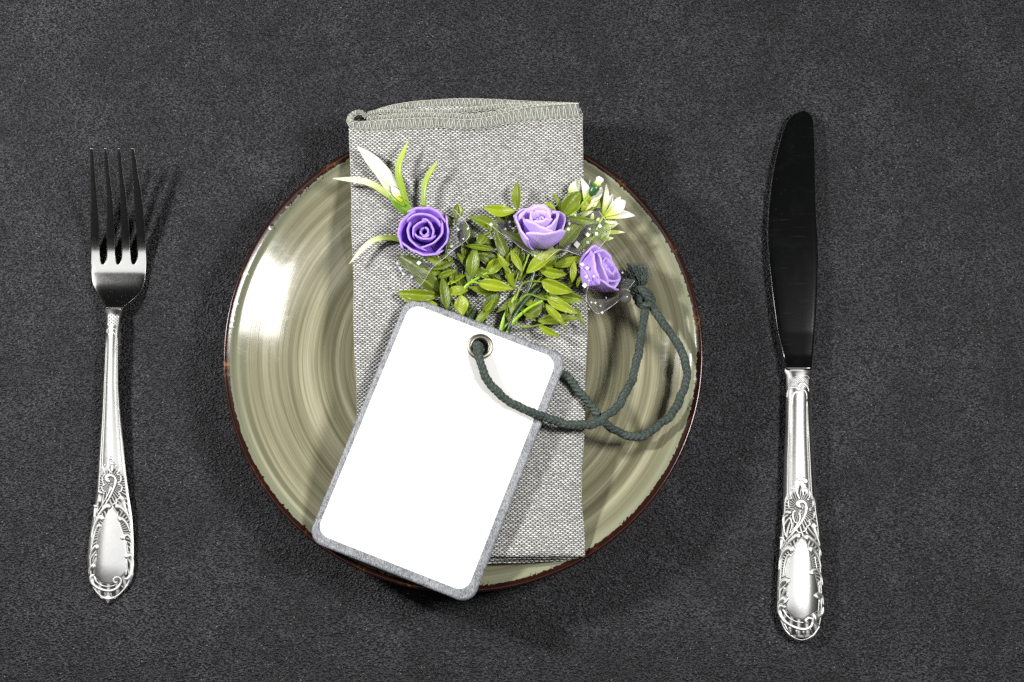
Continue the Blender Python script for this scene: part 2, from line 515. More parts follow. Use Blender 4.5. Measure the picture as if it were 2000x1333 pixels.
M = dict(
    table=mat_table(), plate=mat_plate(), rim=mat_rim(), weave=mat_weave(),
    hem=mat_cloth('grey_hem_overlock', (0.080, 0.083, 0.074), (0.25, 0.255, 0.235), 18),
    thread=mat_plain('pale_hem_thread', (0.52, 0.53, 0.44), 0.8, 0, 0.2, 0.15, 8),
    silver=mat_silver('antiqued_silver'), relief=mat_silver('worn_relief_silver', (0.96, 0.96, 0.94), 0.34, 0.1), steel=mat_silver('fork_head_steel', (0.80, 0.80, 0.78), 0.09, 0.35), blade=mat_blade(),
    tagedge=None, tagface=mat_plain('white_tag_card', (0.72, 0.715, 0.69), 0.6, 0, 0.3, 0.02, 5.0, 0.15),
    eyelet=mat_plain('eyelet_nickel', (0.50, 0.47, 0.38), 0.30, 1.0, 0.5, 0.1),
    cord=mat_cloth('dark_green_braided_cord', (0.030, 0.040, 0.036), (0.090, 0.112, 0.100), 30, 0.6),
    fibre=mat_plain('frayed_cord_fibre', (0.060, 0.075, 0.066), 0.85, 0, 0.2, 0.4, 9),
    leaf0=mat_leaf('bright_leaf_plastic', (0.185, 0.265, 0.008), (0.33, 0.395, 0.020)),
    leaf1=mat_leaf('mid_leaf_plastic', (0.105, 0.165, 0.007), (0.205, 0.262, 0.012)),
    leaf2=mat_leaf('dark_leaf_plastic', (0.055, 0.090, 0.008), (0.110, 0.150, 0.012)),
    stem0=mat_plain('bright_stem_plastic', (0.22, 0.36, 0.02), 0.35, 0, 0.5, 0.25),
    stem1=mat_plain('olive_stem_plastic', (0.13, 0.18, 0.02), 0.35, 0, 0.5, 0.25),
    stem2=mat_plain('dark_taped_stem', (0.022, 0.045, 0.014), 0.3, 0, 0.5, 0.35, 6, 0.4),
    white=mat_grad('white_blossom_petal', (0.46, 0.52, 0.01), (0.64, 0.67, 0.20), (0.74, 0.74, 0.68)),
    pale=mat_grad('pale_green_blade', (0.24, 0.36, 0.02), (0.52, 0.58, 0.20), (0.70, 0.72, 0.55)),
    whiteblade=mat_grad('white_blade', (0.50, 0.58, 0.08), (0.66, 0.68, 0.50), (0.68, 0.69, 0.64), (0.0, 0.22, 0.5)),
    green=mat_grad('green_blade', (0.24, 0.38, 0.012), (0.34, 0.46, 0.03), (0.48, 0.56, 0.10), (0.1, 0.5, 0.9)),
    spiky=mat_grad('spiky_leaf', (0.25, 0.36, 0.02), (0.36, 0.44, 0.06), (0.78, 0.80, 0.55), (0.1, 0.5, 0.95)),
    sheath=mat_plain('green_sheath', (0.10, 0.20, 0.015), 0.35, 0, 0.5, 0.25),
    bud=mat_plain('dark_green_bud', (0.045, 0.13, 0.03), 0.25, 0, 0.5, 0.3, 4),
    rose_a=mat_foam('deep_violet_foam', (0.180, 0.072, 0.470), (0.275, 0.135, 0.575), (0.49, 0.36, 0.74)),
    rose_b=mat_foam('lavender_foam', (0.40, 0.265, 0.68), (0.50, 0.37, 0.73), (0.56, 0.44, 0.77)),
    rose_c=mat_foam('lilac_foam', (0.32, 0.19, 0.59), (0.41, 0.27, 0.65), (0.49, 0.36, 0.72)),
    net=mat_net(), nethem=mat_plain('tulle_edge', (0.62, 0.58, 0.62), 0.2, 0, 0.8, 0.2, 6),
    sequin=mat_plain('silver_sequin', (0.92, 0.92, 0.90), 0.25, 0.6, 0.8, 0.05),
    bead=mat_plain('grey_pearl', (0.10, 0.10, 0.09), 0.12, 0.2, 0.8, 0.1),
)


def mat_tag_edge():
    m = NT('grey_heather_tag_border')
    v = m.coord('Object', 100.0)
    st = m.new('Mapping'); m.put(st.inputs[0], v); st.inputs['Rotation'].default_value = (0, 0, math.radians(-10)); st.inputs['Scale'].default_value = (2.0, 0.7, 1)
    n = m.noise(st.outputs[0], 14, 3, 0.65); n2 = m.noise(v, 2.0, 3, 0.6)
    f = m.ramp(m.math('ADD', m.math('MULTIPLY', n, 0.75), m.math('MULTIPLY', n2, 0.25)), [(0.38, 0.0), (0.62, 1.0)])
    m.set(Base_Color=m.mix(f, (0.055, 0.06, 0.068), (0.27, 0.28, 0.30)), Roughness=0.45, Specular_IOR_Level=0.5, Normal=m.bump(n, 0.6, 0.0004))
    return m.m


def mat_cord():
    m = NT('dark_green_braided_cord')
    tc = m.N.new('ShaderNodeTexCoord'); sx = m.new('SeparateXYZ'); m.put(sx.inputs[0], tc.outputs['UV'])
    l = m.math('MULTIPLY', sx.outputs[0], 2 * math.pi / 0.20); t = m.math('MULTIPLY', sx.outputs[1], 4.0)
    a = m.math('SINE', m.math('ADD', l, t)); b = m.math('SINE', m.math('SUBTRACT', l, t))
    chk = m.math('GREATER_THAN', m.math('SINE', m.math('MULTIPLY', t, 0.5)), 0.0)
    h = m.math('ADD', m.math('MULTIPLY', a, chk), m.math('MULTIPLY', b, m.math('SUBTRACT', 1.0, chk)))
    n = m.noise(m.coord('Object', 100.0), 30, 3, 0.7); n2 = m.noise(m.coord('Object', 100.0), 1.3, 3, 0.6)
    f = m.math('ADD', m.math('MULTIPLY', h, 0.10), m.math('ADD', n, m.math('MULTIPLY', m.math('SUBTRACT', n2, 0.5), 0.5)))
    c = m.ramp(f, [(0.22, (0.016, 0.022, 0.019)), (0.5, (0.040, 0.053, 0.046)), (0.8, (0.085, 0.106, 0.092))])
    m.set(Base_Color=c, Roughness=0.85, Specular_IOR_Level=0.2, Normal=m.bump(m.math('ADD', h, m.math('MULTIPLY', n, 0.8)), 0.6, 0.0003))
    return m.m


M['cord'] = mat_cord()
M['tagedge'] = mat_tag_edge()

# ------------------------------------------------------------------ table
g = Geo()
x0, x1, y0, y1, zt, zb = -90, 90, -70, 80, 0, -3
V = [(x0, y0, zt), (x1, y0, zt), (x1, y1, zt), (x0, y1, zt), (x0, y0, zb), (x1, y0, zb), (x1, y1, zb), (x0, y1, zb)]
g.add(V, [(0, 1, 2, 3), (7, 6, 5, 4), (0, 4, 5, 1), (1, 5, 6, 2), (2, 6, 7, 3), (3, 7, 4, 0)])
tag(link('table_top', g, M['table'], smooth=False), 'dark charcoal grained table surface under the place setting', None, kind='structure')

# ------------------------------------------------------------------ plate
PC = np.array([-1.99, -0.804, 0.0])
PR = 9.79
plate = thing('plate', 'round olive grey brushed stoneware plate with dark brown rim, under the napkin', 'plate', PC)
_r = np.linspace(0, 9.72, 487)
_t = 0.53 * np.clip((_r - 4.6) / 3.9, 0, 1)
_t = np.where(_r > 9.3, 0.53 + 0.30 * np.sin((_r - 9.3) / 0.24 * np.pi) * (_r < 9.54) - 0.1 * (_r > 9.54), _t)
_z = 0.53 + np.r_[0, np.cumsum((_t[1:] + _t[:-1]) / 2 * np.diff(_r))]
prof_in = list(zip(_r[::4], _z[::4]))
prof_out = [(9.785, float(_z[-1]) - 0.03), (9.77, 2.12), (9.55, 1.9), (9.0, 1.52), (8.0, 0.98), (6.8, 0.48), (5.6, 0.22), (5.2, 0.13), (5.1, 0.0), (4.8, 0.0), (4.7, 0.15), (0, 0.2)]


def plate_z(r):
    return smooth_interp(r, [p[0] for p in prof_in], [p[1] for p in prof_in])


rin = np.r_[np.linspace(0.001, 4, 10), np.r_[np.linspace(4.3, 9.2, 40), np.linspace(9.25, 9.72, 16)]]
zin = plate_z(rin)
pro = np.vstack([np.c_[rin, zin], prof_out])
pro[-1, 0] = 0.001
NS = 192
th = np.linspace(0, 2 * np.pi, NS, endpoint=False)
V = np.stack([pro[:, None, 0] * np.cos(th), pro[:, None, 0] * np.sin(th), pro[:, None, 1] + 0 * th], -1) + PC
g = Geo(); g.add(V, grid_faces(len(pro), NS, True))
link('dish', g, M['plate'], plate, plate)
# rim glaze: a skin over the edge with a ragged inner border
NS = 900
th = np.linspace(0, 2 * np.pi, NS, endpoint=False)
jag = np.zeros(NS)
for k, a in ((23, .02), (57, .02), (131, .025)):
    jag += a * np.sin(k * th + rng.random() * 6)
spk = (rng.random(NS) < 0.14) * rng.random(NS) * 0.12
jag = 0.008 * rng.standard_normal(NS) + jag * 0.3 + spk
south = 0.5 - 0.5 * np.sin(th)
rows = []
r_in = 9.55 + 0.02 * np.sin(2 * th) - jag
ZR = float(plate_z(9.72))
prs = [(None, None), (9.64, 0), (9.71, ZR + 0.022), (9.765, ZR + 0.012), (9.805, ZR - 0.04), (9.79, 2.12), (9.57, 1.89), (9.40, 1.765)]
for k, (r, z) in enumerate(prs):
    if r is None:
        rr = r_in; zz = plate_z(rr) + 0.006
    else:
        rr = np.full(NS, r); zz = np.full(NS, z)
        if k == 1: zz = plate_z(rr) + 0.012
        if k == len(prs) - 1: rr = rr + 0.05 * np.sin(9 * th); zz = 1.765 + (rr - 9.4) * 0.6 - 0.01
    rows.append(np.stack([rr * np.cos(th), rr * np.sin(th), zz], -1))
g = Geo(); g.add(np.array(rows) + PC, grid_faces(len(rows), NS, True))
link('rim_glaze', g, M['rim'], plate, plate)

# ------------------------------------------------------------------ napkin
napkin = thing('napkin', 'folded light grey woven napkin lying across the plate under the white tag', 'napkin', W(915, 650, 0.6))
NL = ([170, 300, 400, 600, 720, 830, 1000, 1110], [682, 682, 686, 690, 694, 697, 702, 706])
NR = ([170, 240, 300, 500, 640, 760, 880, 960, 1050, 1110], [1135, 1138, 1140, 1144, 1147, 1144, 1139, 1137, 1141, 1143])


def nap_top(py, s):
    """height of the napkin's upper surface, s from -1 (left) to 1 (right)"""
    base = smooth_interp(py, [170, 240, 420, 650, 850, 1000, 1110], [3.02, 3.00, 2.72, 2.48, 2.40, 2.44, 2.52])
    pil = 0.10 * (1 - s**2) * smooth_interp(py, [170, 260, 1040, 1110], [0.3, 1, 1, 0.5])
    fold = 0.26 * np.exp(-((s + 0.10 - 0.0003 * (py - 400)) / 0.055)**2) * np.exp(-((py - 400) / 110)**2) \
        - 0.06 * np.exp(-((s - 0.0) / 0.06)**2) * np.exp(-((py - 420) / 120)**2)
    wr = 0.075 * np.sin(py / 61 + 2.2 * s) + 0.045 * np.sin(py / 27 - 3 * s + 1) * (0.4 + 0.6 * s * s) + 0.07 * np.sin(5 * s + py / 90) + 0.03 * np.sin(9 * s - py / 45)
    return base + pil + fold + wr


def slab(name, ytop, ybot, dz, thick, inset, rows=150, cols=72, puff=0.5):
    """one folded layer with rounded sides: ytop/ybot are functions of s giving the photo row of its ends"""
    n = 2.0
    ang = np.linspace(0, 2 * np.pi, cols * 2, endpoint=False)
    e = 0.40
    cs, sn = np.cos(ang), np.sin(ang)
    sx = np.sign(cs) * np.abs(cs)**e                        # -1..1 across
    sz = np.sign(sn) * np.abs(sn)**0.9                      # -1..1 up
    t = np.linspace(0, 1, rows)
    V = np.zeros((rows, len(ang), 3)); uv = np.zeros((rows, len(ang), 2))
    for i, tt in enumerate(t):
        py = ytop(sx) * (1 - tt) + ybot(sx) * tt
        L = smooth_interp(py, *NL) + inset; R = smooth_interp(py, *NR) - inset
        px = (L + R) / 2 + sx * (R - L) / 2 + 1.2 * np.sin(py / 34 + 2 * sx) * np.abs(sx)**4 + 0.3 * np.sin(py / 13 + 4 * sx) * np.abs(sx)**4
        endt = np.clip(min(tt, 1 - tt) / 0.012, 0, 1)
        th = thick * (0.55 + 0.45 * math.sqrt(1 - (1 - endt)**2))
        z = nap_top(py, sx) + dz - thick / 2 + sz * th / 2
        V[i] = W(px, py, z)
        uv[i, :, 1] = -V[i, :, 1]
        d = np.linalg.norm(np.diff(V[i][:, [0, 2]], axis=0), axis=1)
        a = np.r_[0, np.cumsum(d)]
        uv[i, :, 0] = a - a[np.argmax(sz)]
    g = Geo()
    m = len(ang)
    F = grid_faces(rows, m, True)
    Vf = V.reshape(-1, 3); U = uv.reshape(-1, 2)
    k = len(Vf)
    Vf = np.vstack([Vf, V[0].mean(0, keepdims=True), V[-1].mean(0, keepdims=True)]); U = np.vstack([U, U[:1], U[-1:]])
    F += [(k, (j + 1) % m, j) for j in range(m)] + [(k + 1, (rows - 1) * m + j, (rows - 1) * m + (j + 1) % m) for j in range(m)]
    g.add(Vf, F, U)
    return link(name, g, M['weave'], napkin, napkin)


pathC = [(716, 231), (709, 222), (697, 221), (686, 228), (685, 240), (698, 247), (730, 247), (770, 244), (810, 242), (850, 241), (885, 243), (915, 244), (950, 241), (985, 233), (1020, 226), (1060, 221), (1100, 219), (1130, 217)]
pathB = [(716, 233), (735, 231), (770, 229), (820, 226), (870, 227), (920, 229), (960, 225), (1000, 217), (1040, 212), (1090, 211), (1131, 211)]
pathB2 = [(716, 230), (722, 223), (745, 219), (790, 219), (840, 219), (890, 218), (930, 214), (985, 209), (1040, 207), (1090, 208), (1128, 209)]
pathA = [(738, 219), (765, 212), (805, 206), (850, 203), (900, 201), (950, 202), (1000, 204), (1050, 206), (1100, 207), (1128, 208)]


def yC(s): return np.interp(915 + s * 228, [p[0] for p in pathC[5:]], [p[1] for p in pathC[5:]]) + 3
def yB(s): return np.interp(915 + s * 226, [p[0] for p in pathB], [p[1] for p in pathB]) + 4
def yA(s): return np.interp(915 + s * 226, [690] + [p[0] for p in pathA], [236] + [p[1] for p in pathA]) + 3


slab('front_layer', yC, lambda s: 1089 - 2 * s + 0 * s, 0.0, 0.26, 0)
slab('middle_layer', yB, lambda s: 1096 - 5 * s, -0.27, 0.20, 2)
slab('back_layer', yA, lambda s: 1103 - 7 * s, -0.48, 0.22, 3)


def hem_z(path, dz):
    P = np.asarray(path, float)
    return nap_top(P[:, 1], np.clip((P[:, 0] - 912) / 228, -1, 1)) + dz


st = Geo()


def hem(path, hw_px, dz, tilt=0.25, zs=None, pitch=11.0, skip=0):
    p = spline(path, 160)
    z = hem_z(p, dz)
    if zs is not None:
        z = z + np.interp(np.arange(160), *zs)
    C = W(p[:, 0], p[:, 1], z)
    hw = np.interp(np.linspace(0, 1, 160), np.linspace(0, 1, len(hw_px)), hw_px) / 48.0
    T = np.gradient(C, axis=0); T[:, 2] *= 0.3; T /= np.linalg.norm(T, axis=1)[:, None]
    A = np.cross(T, [0, 0, 1.0]); A /= np.linalg.norm(A, axis=1)[:, None]
    A[:, 2] -= np.sign(A[:, 1]) * -tilt * 0; B = np.array([0, 0, 1.0])
    n = 16
    a = np.linspace(0, 2 * np.pi, n, endpoint=False)
    ph = 0.10 * np.sin(np.arange(160)[:, None] * 1.9)
    V = C[:, None] + A[:, None] * (hw[:, None] * np.sign(np.cos(a)) * np.abs(np.cos(a))**0.7 * (1 + ph * 0.3))[..., None] \
        + B * ((0.12 * (1 + ph) * np.sin(a)))[..., None]
    g = Geo()
    V = V.reshape(-1, 3); F = grid_faces(160, n, True); k = len(V)
    V = np.vstack([V, C[:1], C[-1:]])
    F += [(k, (j + 1) % n, j) for j in range(n)] + [(k + 1, 159 * n + j, 159 * n + (j + 1) % n) for j in range(n)]
    g.add(V, F)
    link('hem_edge', g, M['hem'], napkin, napkin)
    # overlock thread: V stitches over the band and a looped line along each border
    L = np.r_[0, np.cumsum(np.linalg.norm(np.diff(C, axis=0), axis=1))]
    ns = int(L[-1] / (pitch / 48))

    def at(s, v, lift=0.0):
        c = np.array([np.interp(s, L, C[:, k]) for k in range(3)]); aa = np.array([np.interp(s, L, A[:, k]) for k in range(3)])
        h = np.interp(s, L, hw)
        return c + aa * h * v + B * (0.12 * math.sqrt(max(0, 1 - min(1, abs(v))**2.2)) + 0.02 + lift)
    for i in range(skip, ns):
        s = (i + 0.5) / ns * L[-1] + rng.normal(0, 0.015)
        for ds, w0 in ((-0.055, 1), (0.055, 1)):
            q = [at(np.clip(s + ds * (1 + v) * 0.75 + rng.normal(0, .006), 0, L[-1]), v) for v in (-1.0, -0.5, 0, 0.5, 1.0)]
            V, F, U = tube(spline(q, 7), 0.0125, 5, False); st.add(V, F)
    for v in (-1.04, 1.02):
        s = np.linspace(0, L[-1], ns * 4)
        q = np.array([at(x, v + 0.10 * math.sin(i * math.pi / 2) , 0.0) for i, x in enumerate(s)])
        V, F, U = tube(q, 0.011, 5, False); st.add(V, F)


hem(pathA, [5, 7, 8, 8, 7, 6], -0.56)
hem(pathB2, [4, 5, 4.5, 5, 5, 6], -0.38)
hem(pathB, [4, 5, 5, 5.5, 7, 8], -0.27)
hem(pathC, [3.5, 5.5, 9, 10.5, 10.5, 10, 9.5, 9.5, 10, 11, 12, 14, 15, 15, 15], 0.0, zs=([0, 10, 24, 40, 160], [-0.26, -0.14, -0.03, 0.02, 0.02]), skip=2)
tag(link('hem_stitching', st, M['thread'], napkin, napkin), None, None, kind='stuff')

# ------------------------------------------------------------------ cutlery
SIL_OUT = {}


def handle_mesh(rows_y, Lf, Rf, zf, crown, under, extra=None, cols=81, belly=2.2):
    """A cutlery handle: upper relief surface and plain underside, seen rows rows_y."""
    s = np.sin(np.linspace(-np.pi / 2, np.pi / 2, cols))
    Y = rows_y[:, None] + 0 * s
    Lx, Rx = Lf(rows_y)[:, None], Rf(rows_y)[:, None]
    X = (Lx + Rx) / 2 + s * (Rx - Lx) / 2
    z0 = zf(rows_y)[:, None]
    cr = crown(rows_y)[:, None]
    top = z0 + cr * (1 - np.abs(s)**belly)
    pat = np.zeros_like(top)
    if extra is not None:
        dh, pat = extra(X, Y, s[None, :] + 0 * Y)
        top = top + dh
    bot = z0 - under * (1 - np.abs(s)**2.5)
    A = W(X, Y, top); B = W(X[:, 1:-1], Y[:, 1:-1], bot[:, 1:-1])
    nr = len(rows_y)
    V = np.vstack([A.reshape(-1, 3), B.reshape(-1, 3)])
    F = grid_faces(nr, cols)
    o = nr * cols; nb = cols - 2
    F += [f[::-1] for f in grid_faces(nr, nb, off=o)]
    for i in range(nr - 1):
        F.append((i * cols, (i + 1) * cols, o + (i + 1) * nb, o + i * nb))
        F.append((i * cols + cols - 1, o + i * nb + nb - 1, o + (i + 1) * nb + nb - 1, (i + 1) * cols + cols - 1))
    for i in (0, nr - 1):
        ring = [i * cols + j for j in range(cols)] + [o + i * nb + j for j in range(nb - 1, -1, -1)]
        F.append(tuple(ring))
    g = Geo(); g.add(V, F, None, np.r_[pat.ravel(), np.zeros(len(B.reshape(-1, 3)))])
    return g


def poly_inside(X, Y, poly):
    P = np.asarray(poly, float); ins = np.zeros(X.shape, bool)
    j = len(P) - 1
    for i in range(len(P)):
        c = ((P[i, 1] > Y) != (P[j, 1] > Y)) & (X < (P[j, 0] - P[i, 0]) * (Y - P[i, 1]) / (P[j, 1] - P[i, 1] + 1e-9) + P[i, 0])
        ins ^= c; j = i
    return ins


def seg_dist(X, Y, poly, closed=True):
    P = np.asarray(poly, float)
    Q = np.roll(P, -1, 0) if closed else P[1:]
    P = P if closed else P[:-1]
    D = np.full(X.shape, 1e9)
    for a, b in zip(P, Q):
        d = b - a
        t = np.clip(((X - a[0]) * d[0] + (Y - a[1]) * d[1]) / (d @ d + 1e-9), 0, 1)
        D = np.minimum(D, np.hypot(X - a[0] - t * d[0], Y - a[1] - t * d[1]))
    return D


def scrolls(strokes, conv, surf, handle, root, k):
    for pts, w0, w1 in strokes:
        p = np.array([conv(*q) for q in pts])
        L = np.linalg.norm(np.diff(p, axis=0), axis=1).sum()
        n = max(10, int(L / 2.0))
        q = spline(p, n)
        z = surf(q[:, 0], q[:, 1]) - 0.008
        C = W(q[:, 0], q[:, 1], z)
        t = np.linspace(0, 1, n)
        w = (w0 + (w1 - w0) * t) / k / 46 * 0.5 * 1.3
        # rounded bulb where the scroll begins
        w = w * (1 + 0.55 * np.exp(-((t - 0.09) / 0.10)**2) * (w0 > w1))
        w = w * np.clip(np.sqrt(np.clip(t / 0.10, 0, 1)) * 1.0 + 0.25, 0, 1) * np.clip(np.sqrt(np.clip((1 - t) / 0.08, 0, 1)) + 0.2, 0, 1)
        fl = 0.36
        V, F, U = tube(C, w, 10, True, up=(0, 0, 1), flat=fl)
        g = Geo(); g.add(V, F)
        link('scroll_ornament', g, M['relief'], handle, root, patina=True)


# --- fork
fork = thing('fork', 'silver four-tined fork with ornate scrolled handle, left of the plate', 'fork', W(214, 800, 0))
FY = [590, 596, 607, 620, 650, 680, 740, 800, 860, 905, 965, 1017, 1070, 1096, 1122, 1136, 1149, 1162, 1172, 1178, 1181.5]
FL = [200, 204, 206.5, 207.5, 206, 205, 202, 199, 195, 192, 188.5, 180, 172.5, 170.8, 172, 176, 181.5, 190, 199, 205, 208.5]
FR = [250, 244, 238, 235.5, 233, 232, 232, 235, 240, 244, 251, 258.5, 261, 261, 260, 256, 248, 235, 223.5, 216, 211.5]
fL = lambda y: smooth_interp(y, FY, FL)
fR = lambda y: smooth_interp(y, FY, FR)
_y = np.linspace(270, 1190, 1841)
_sl = np.interp(_y, [270, 460, 488, 532, 552, 572, 592, 606, 625, 650, 700, 1100, 1190], [22, 21, 16, 7.5, 0, -20, -28, -20, -7, 0.5, 3, 3.2, 1])
_z = -np.r_[0, np.cumsum(np.tan(np.radians((_sl[1:] + _sl[:-1]) / 2)) * np.diff(_y) / 46)]
FZY, FZ = _y, _z - np.interp(552, _y, _z) + 0.12
fz = lambda y: np.interp(y, FZY, FZ)
fconv = lambda u, v: (130 + u / 3.811, 860 + v / 3.811)
fcart = [fconv(335 + (q[0] - 335) * 1.13, q[1]) for q in [(345, 500), (310, 545), (282, 610), (252, 690), (236, 790), (240, 880), (222, 950), (222, 1010), (265, 1055), (330, 1068), (385, 1035), (425, 985), (436, 900), (430, 800), (412, 710), (388, 630), (372, 550)]]


def relief(X, Y, s, cart, yt, yb, hatch, k):
    inside = poly_inside(X, Y, cart)
    d = seg_dist(X, Y, cart)
    wide = np.abs(s) < 0.90
    yy = np.clip((Y - yt) / 14, 0, 1) * np.clip((yb - Y) / 6, 0, 1)
    rec = (~inside) & wide
    m = rec * np.clip(d / 1.6, 0, 1) * yy * np.clip((0.90 - np.abs(s)) / 0.06, 0, 1)
    ha = 0.5 + 0.5 * np.sin(hatch(X, Y))
    dh = -0.030 * m
    pat = m * np.clip(1.0 - 0.45 * ha**4, 0, 1)
    return dh, pat


def fork_extra(X, Y, s):
    up = np.clip((Y - 655) / 40, 0, 1) * np.clip((948 - Y) / 18, 0, 1)
    dh = np.zeros_like(X); pat = np.zeros_like(X)
    for s0, wd, dp in ((0.80, 0.035, 0.016), (0.66, 0.03, 0.012)):
        gq = np.exp(-((np.abs(s + 0.02) - s0) / wd)**2)
        dh -= dp * gq * up; pat = np.maximum(pat, 0.75 * gq * up)
    yt = 898 + 26 * np.abs(s)
    a, b = relief(X, Y, s, fcart, yt, 1170, lambda x, y: np.where(y > 1000, np.arctan2(y - 1040, x - 216) * 40, np.arctan2(y - 945, x - 214) * 30 + y * 0.25), 1)
    # small shell ornament on the neck
    nk = np.exp(-((Y - 626) / 9)**4) * (np.abs(s) < 0.75)
    bd = np.clip(np.sin((X - 209) * 0.9) * np.sin(Y * 0.95), 0, 1)
    dh2 = nk * (bd * 0.03 - 0.012)
    pt2 = nk * np.clip(0.8 - 1.6 * bd, 0, 1) * 0.8
    return dh + a + dh2, np.maximum(np.maximum(pat, b), pt2)


rows = np.r_[np.linspace(600, 655, 74), np.linspace(656, 890, 100), np.linspace(890.8, 1179.5, 360)]
fcrown = lambda y: smooth_interp(y, [590, 620, 700, 900, 1100, 1182], [0.09, 0.12, 0.15, 0.16, 0.16, 0.05])
fh = link('handle', handle_mesh(rows, fL, fR, fz, fcrown, 0.10, fork_extra, 91), M['silver'], fork, fork, patina=True)


def fsurf(x, y):
    L, R = fL(y), fR(y); s = np.clip((x - (L + R) / 2) / ((R - L) / 2), -1, 1)
    return fz(y) + fcrown(y) * (1 - np.abs(s)**2.2)


FS = [
    ([(340, 128), (318, 140), (308, 180), (318, 225), (345, 250)], 17, 7),
    ([(345, 165), (340, 200), (338, 240)], 26, 10),
    ([(325, 308), (303, 300), (299, 276), (325, 261), (356, 276), (364, 312), (345, 372), (312, 442), (266, 515), (222, 590), (200, 640)], 17, 6),
    ([(335, 345), (312, 400), (272, 470), (228, 540)], 10, 6),
    ([(292, 178), (276, 200), (280, 235), (296, 252)], 9, 6), ([(290, 250), (266, 285), (276, 325), (290, 330)], 9, 6),
    ([(284, 330), (262, 350), (275, 378), (297, 385)], 9, 6),
    ([(362, 190), (386, 200), (390, 232), (366, 250)], 10, 7), ([(374, 252), (402, 268), (402, 305), (376, 320)], 10, 7),
    ([(382, 325), (410, 345), (406, 378), (378, 392)], 10, 7), ([(385, 395), (402, 415), (385, 440), (360, 440)], 10, 7),
    ([(368, 442), (372, 464), (345, 478), (330, 470)], 10, 7),
    ([(262, 380), (250, 415), (244, 470)], 34, 16),
    ([(222, 480), (212, 520), (206, 580)], 22, 8),
    ([(330, 497), (303, 494), (266, 522), (234, 568), (208, 615)], 24, 7),
    ([(280, 586), (250, 580), (220, 612), (196, 672), (184, 740)], 27, 7),
    ([(262, 637), (236, 642), (212, 685), (192, 765), (182, 820)], 16, 6),
    ([(240, 803), (214, 797), (186, 832), (166, 892)], 27, 7),
    ([(228, 850), (206, 870), (190, 915)], 10, 6),
    ([(214, 948), (194, 938), (174, 962), (164, 1005)], 28, 9),
    ([(205, 1000), (183, 1025), (196, 1068), (245, 1105), (318, 1122), (378, 1100), (404, 1055), (390, 1022), (362, 1022), (348, 1045), (362, 1062), (378, 1052)], 16, 12),
    ([(205, 1010), (225, 1055), (275, 1085), (330, 1088), (365, 1075)], 8, 5),
    ([(360, 497), (388, 494), (430, 528), (464, 580), (480, 640)], 24, 7),
    ([(380, 592), (408, 586), (446, 626), (474, 690)], 26, 7),
    ([(436, 425), (420, 440), (434, 505), (466, 585)], 28, 8),
    ([(414, 745), (422, 716), (456, 708), (482, 755), (490, 830)], 22, 6),
    ([(440, 750), (452, 800), (458, 850)], 7, 5),
    ([(442, 884), (450, 860), (478, 860), (490, 915), (482, 985), (455, 1030), (428, 1030)], 22, 16),
    ([(446, 900), (450, 950), (440, 1010)], 7, 5),
    ([(190, 1085), (240, 1145), (308, 1182), (388, 1150), (462, 1068)], 7, 7),
    ([(240, 1125), (252, 1150)], 7, 5), ([(285, 1135), (288, 1165)], 7, 5), ([(330, 1138), (332, 1165)], 7, 5), ([(372, 1120), (384, 1145)], 7, 5), ([(410, 1085), (428, 1108)], 7, 5),
]
scrolls(FS, fconv, fsurf, fh, fork, 3.811)


def section(rows_y, Lf, Rf, zf, tf, n=28, e=0.3, ez=0.28, dish=None, cap=(True, True)):
    a = np.linspace(0, 2 * np.pi, n, endpoint=False)
    cx = np.sign(np.cos(a)) * np.abs(np.cos(a))**e; cz = np.sign(np.sin(a)) * np.abs(np.sin(a))**ez
    Lx, Rx = Lf(rows_y)[:, None], Rf(rows_y)[:, None]
    X = (Lx + Rx) / 2 + cx * (Rx - Lx) / 2
    Z = zf(rows_y)[:, None] + cz * tf(rows_y)[:, None]
    if dish is not None: Z = Z + dish(rows_y)[:, None] * cx**2
    V = W(X, rows_y[:, None] + 0 * X, Z)
    nr = len(rows_y)
    F = grid_faces(nr, n, True)
    Vf = V.reshape(-1, 3); k = len(Vf)
    Vf = np.vstack([Vf, V[0].mean(0, keepdims=True), V[-1].mean(0, keepdims=True)])
    if cap[0]: F += [(k, (j + 1) % n, j) for j in range(n)]
    if cap[1]: F += [(k + 1, (nr - 1) * n + j, (nr - 1) * n + (j + 1) % n) for j in range(n)]
    g = Geo(); g.add(Vf, F)
    return g


HY = [517, 540, 552, 562, 572, 582, 592, 598, 604]
HL = [176, 177.5, 179.5, 183.5, 188.5, 194.5, 201, 204.5, 206.5]
HR = [286, 284.5, 282.5, 279, 273, 264, 251.5, 244.5, 239]
hz_t = lambda y: smooth_interp(y, [270, 330, 420, 517, 560, 604], [0.05, 0.06, 0.075, 0.085, 0.10, 0.13])
g = section(np.linspace(517, 602, 60), lambda y: smooth_interp(y, HY, HL), lambda y: smooth_interp(y, HY, HR), lambda y: fz(y) + 0.02, hz_t, 44, cap=(False, True))
link('head', g, M['steel'], fork, fork, patina=True)
TY = [288, 291, 340, 380, 440, 500, 508, 513, 517]
TL = [[176.5, 175.8, 176.8, 177.6, 177, 176.5, 176.3, 176.1, 176], [204, 203.3, 206, 208.4, 208.4, 207.8, 206.5, 204.5, 201.2], [230.5, 229.8, 232, 234, 236.5, 237.2, 235.8, 234, 231], [257, 256.3, 259, 261, 265.5, 268, 266.5, 264.5, 261.5]]
TR = [[180.5, 181.5, 186, 189.5, 193.5, 195, 196.5, 198.5, 201.2], [207.8, 208.6, 214.5, 219.5, 223.5, 225, 226.5, 228.2, 231], [234, 234.7, 241, 246.5, 252, 255, 256.6, 258.5, 261.5], [261, 262, 270.5, 277, 283, 285.6, 285.8, 286, 286]]
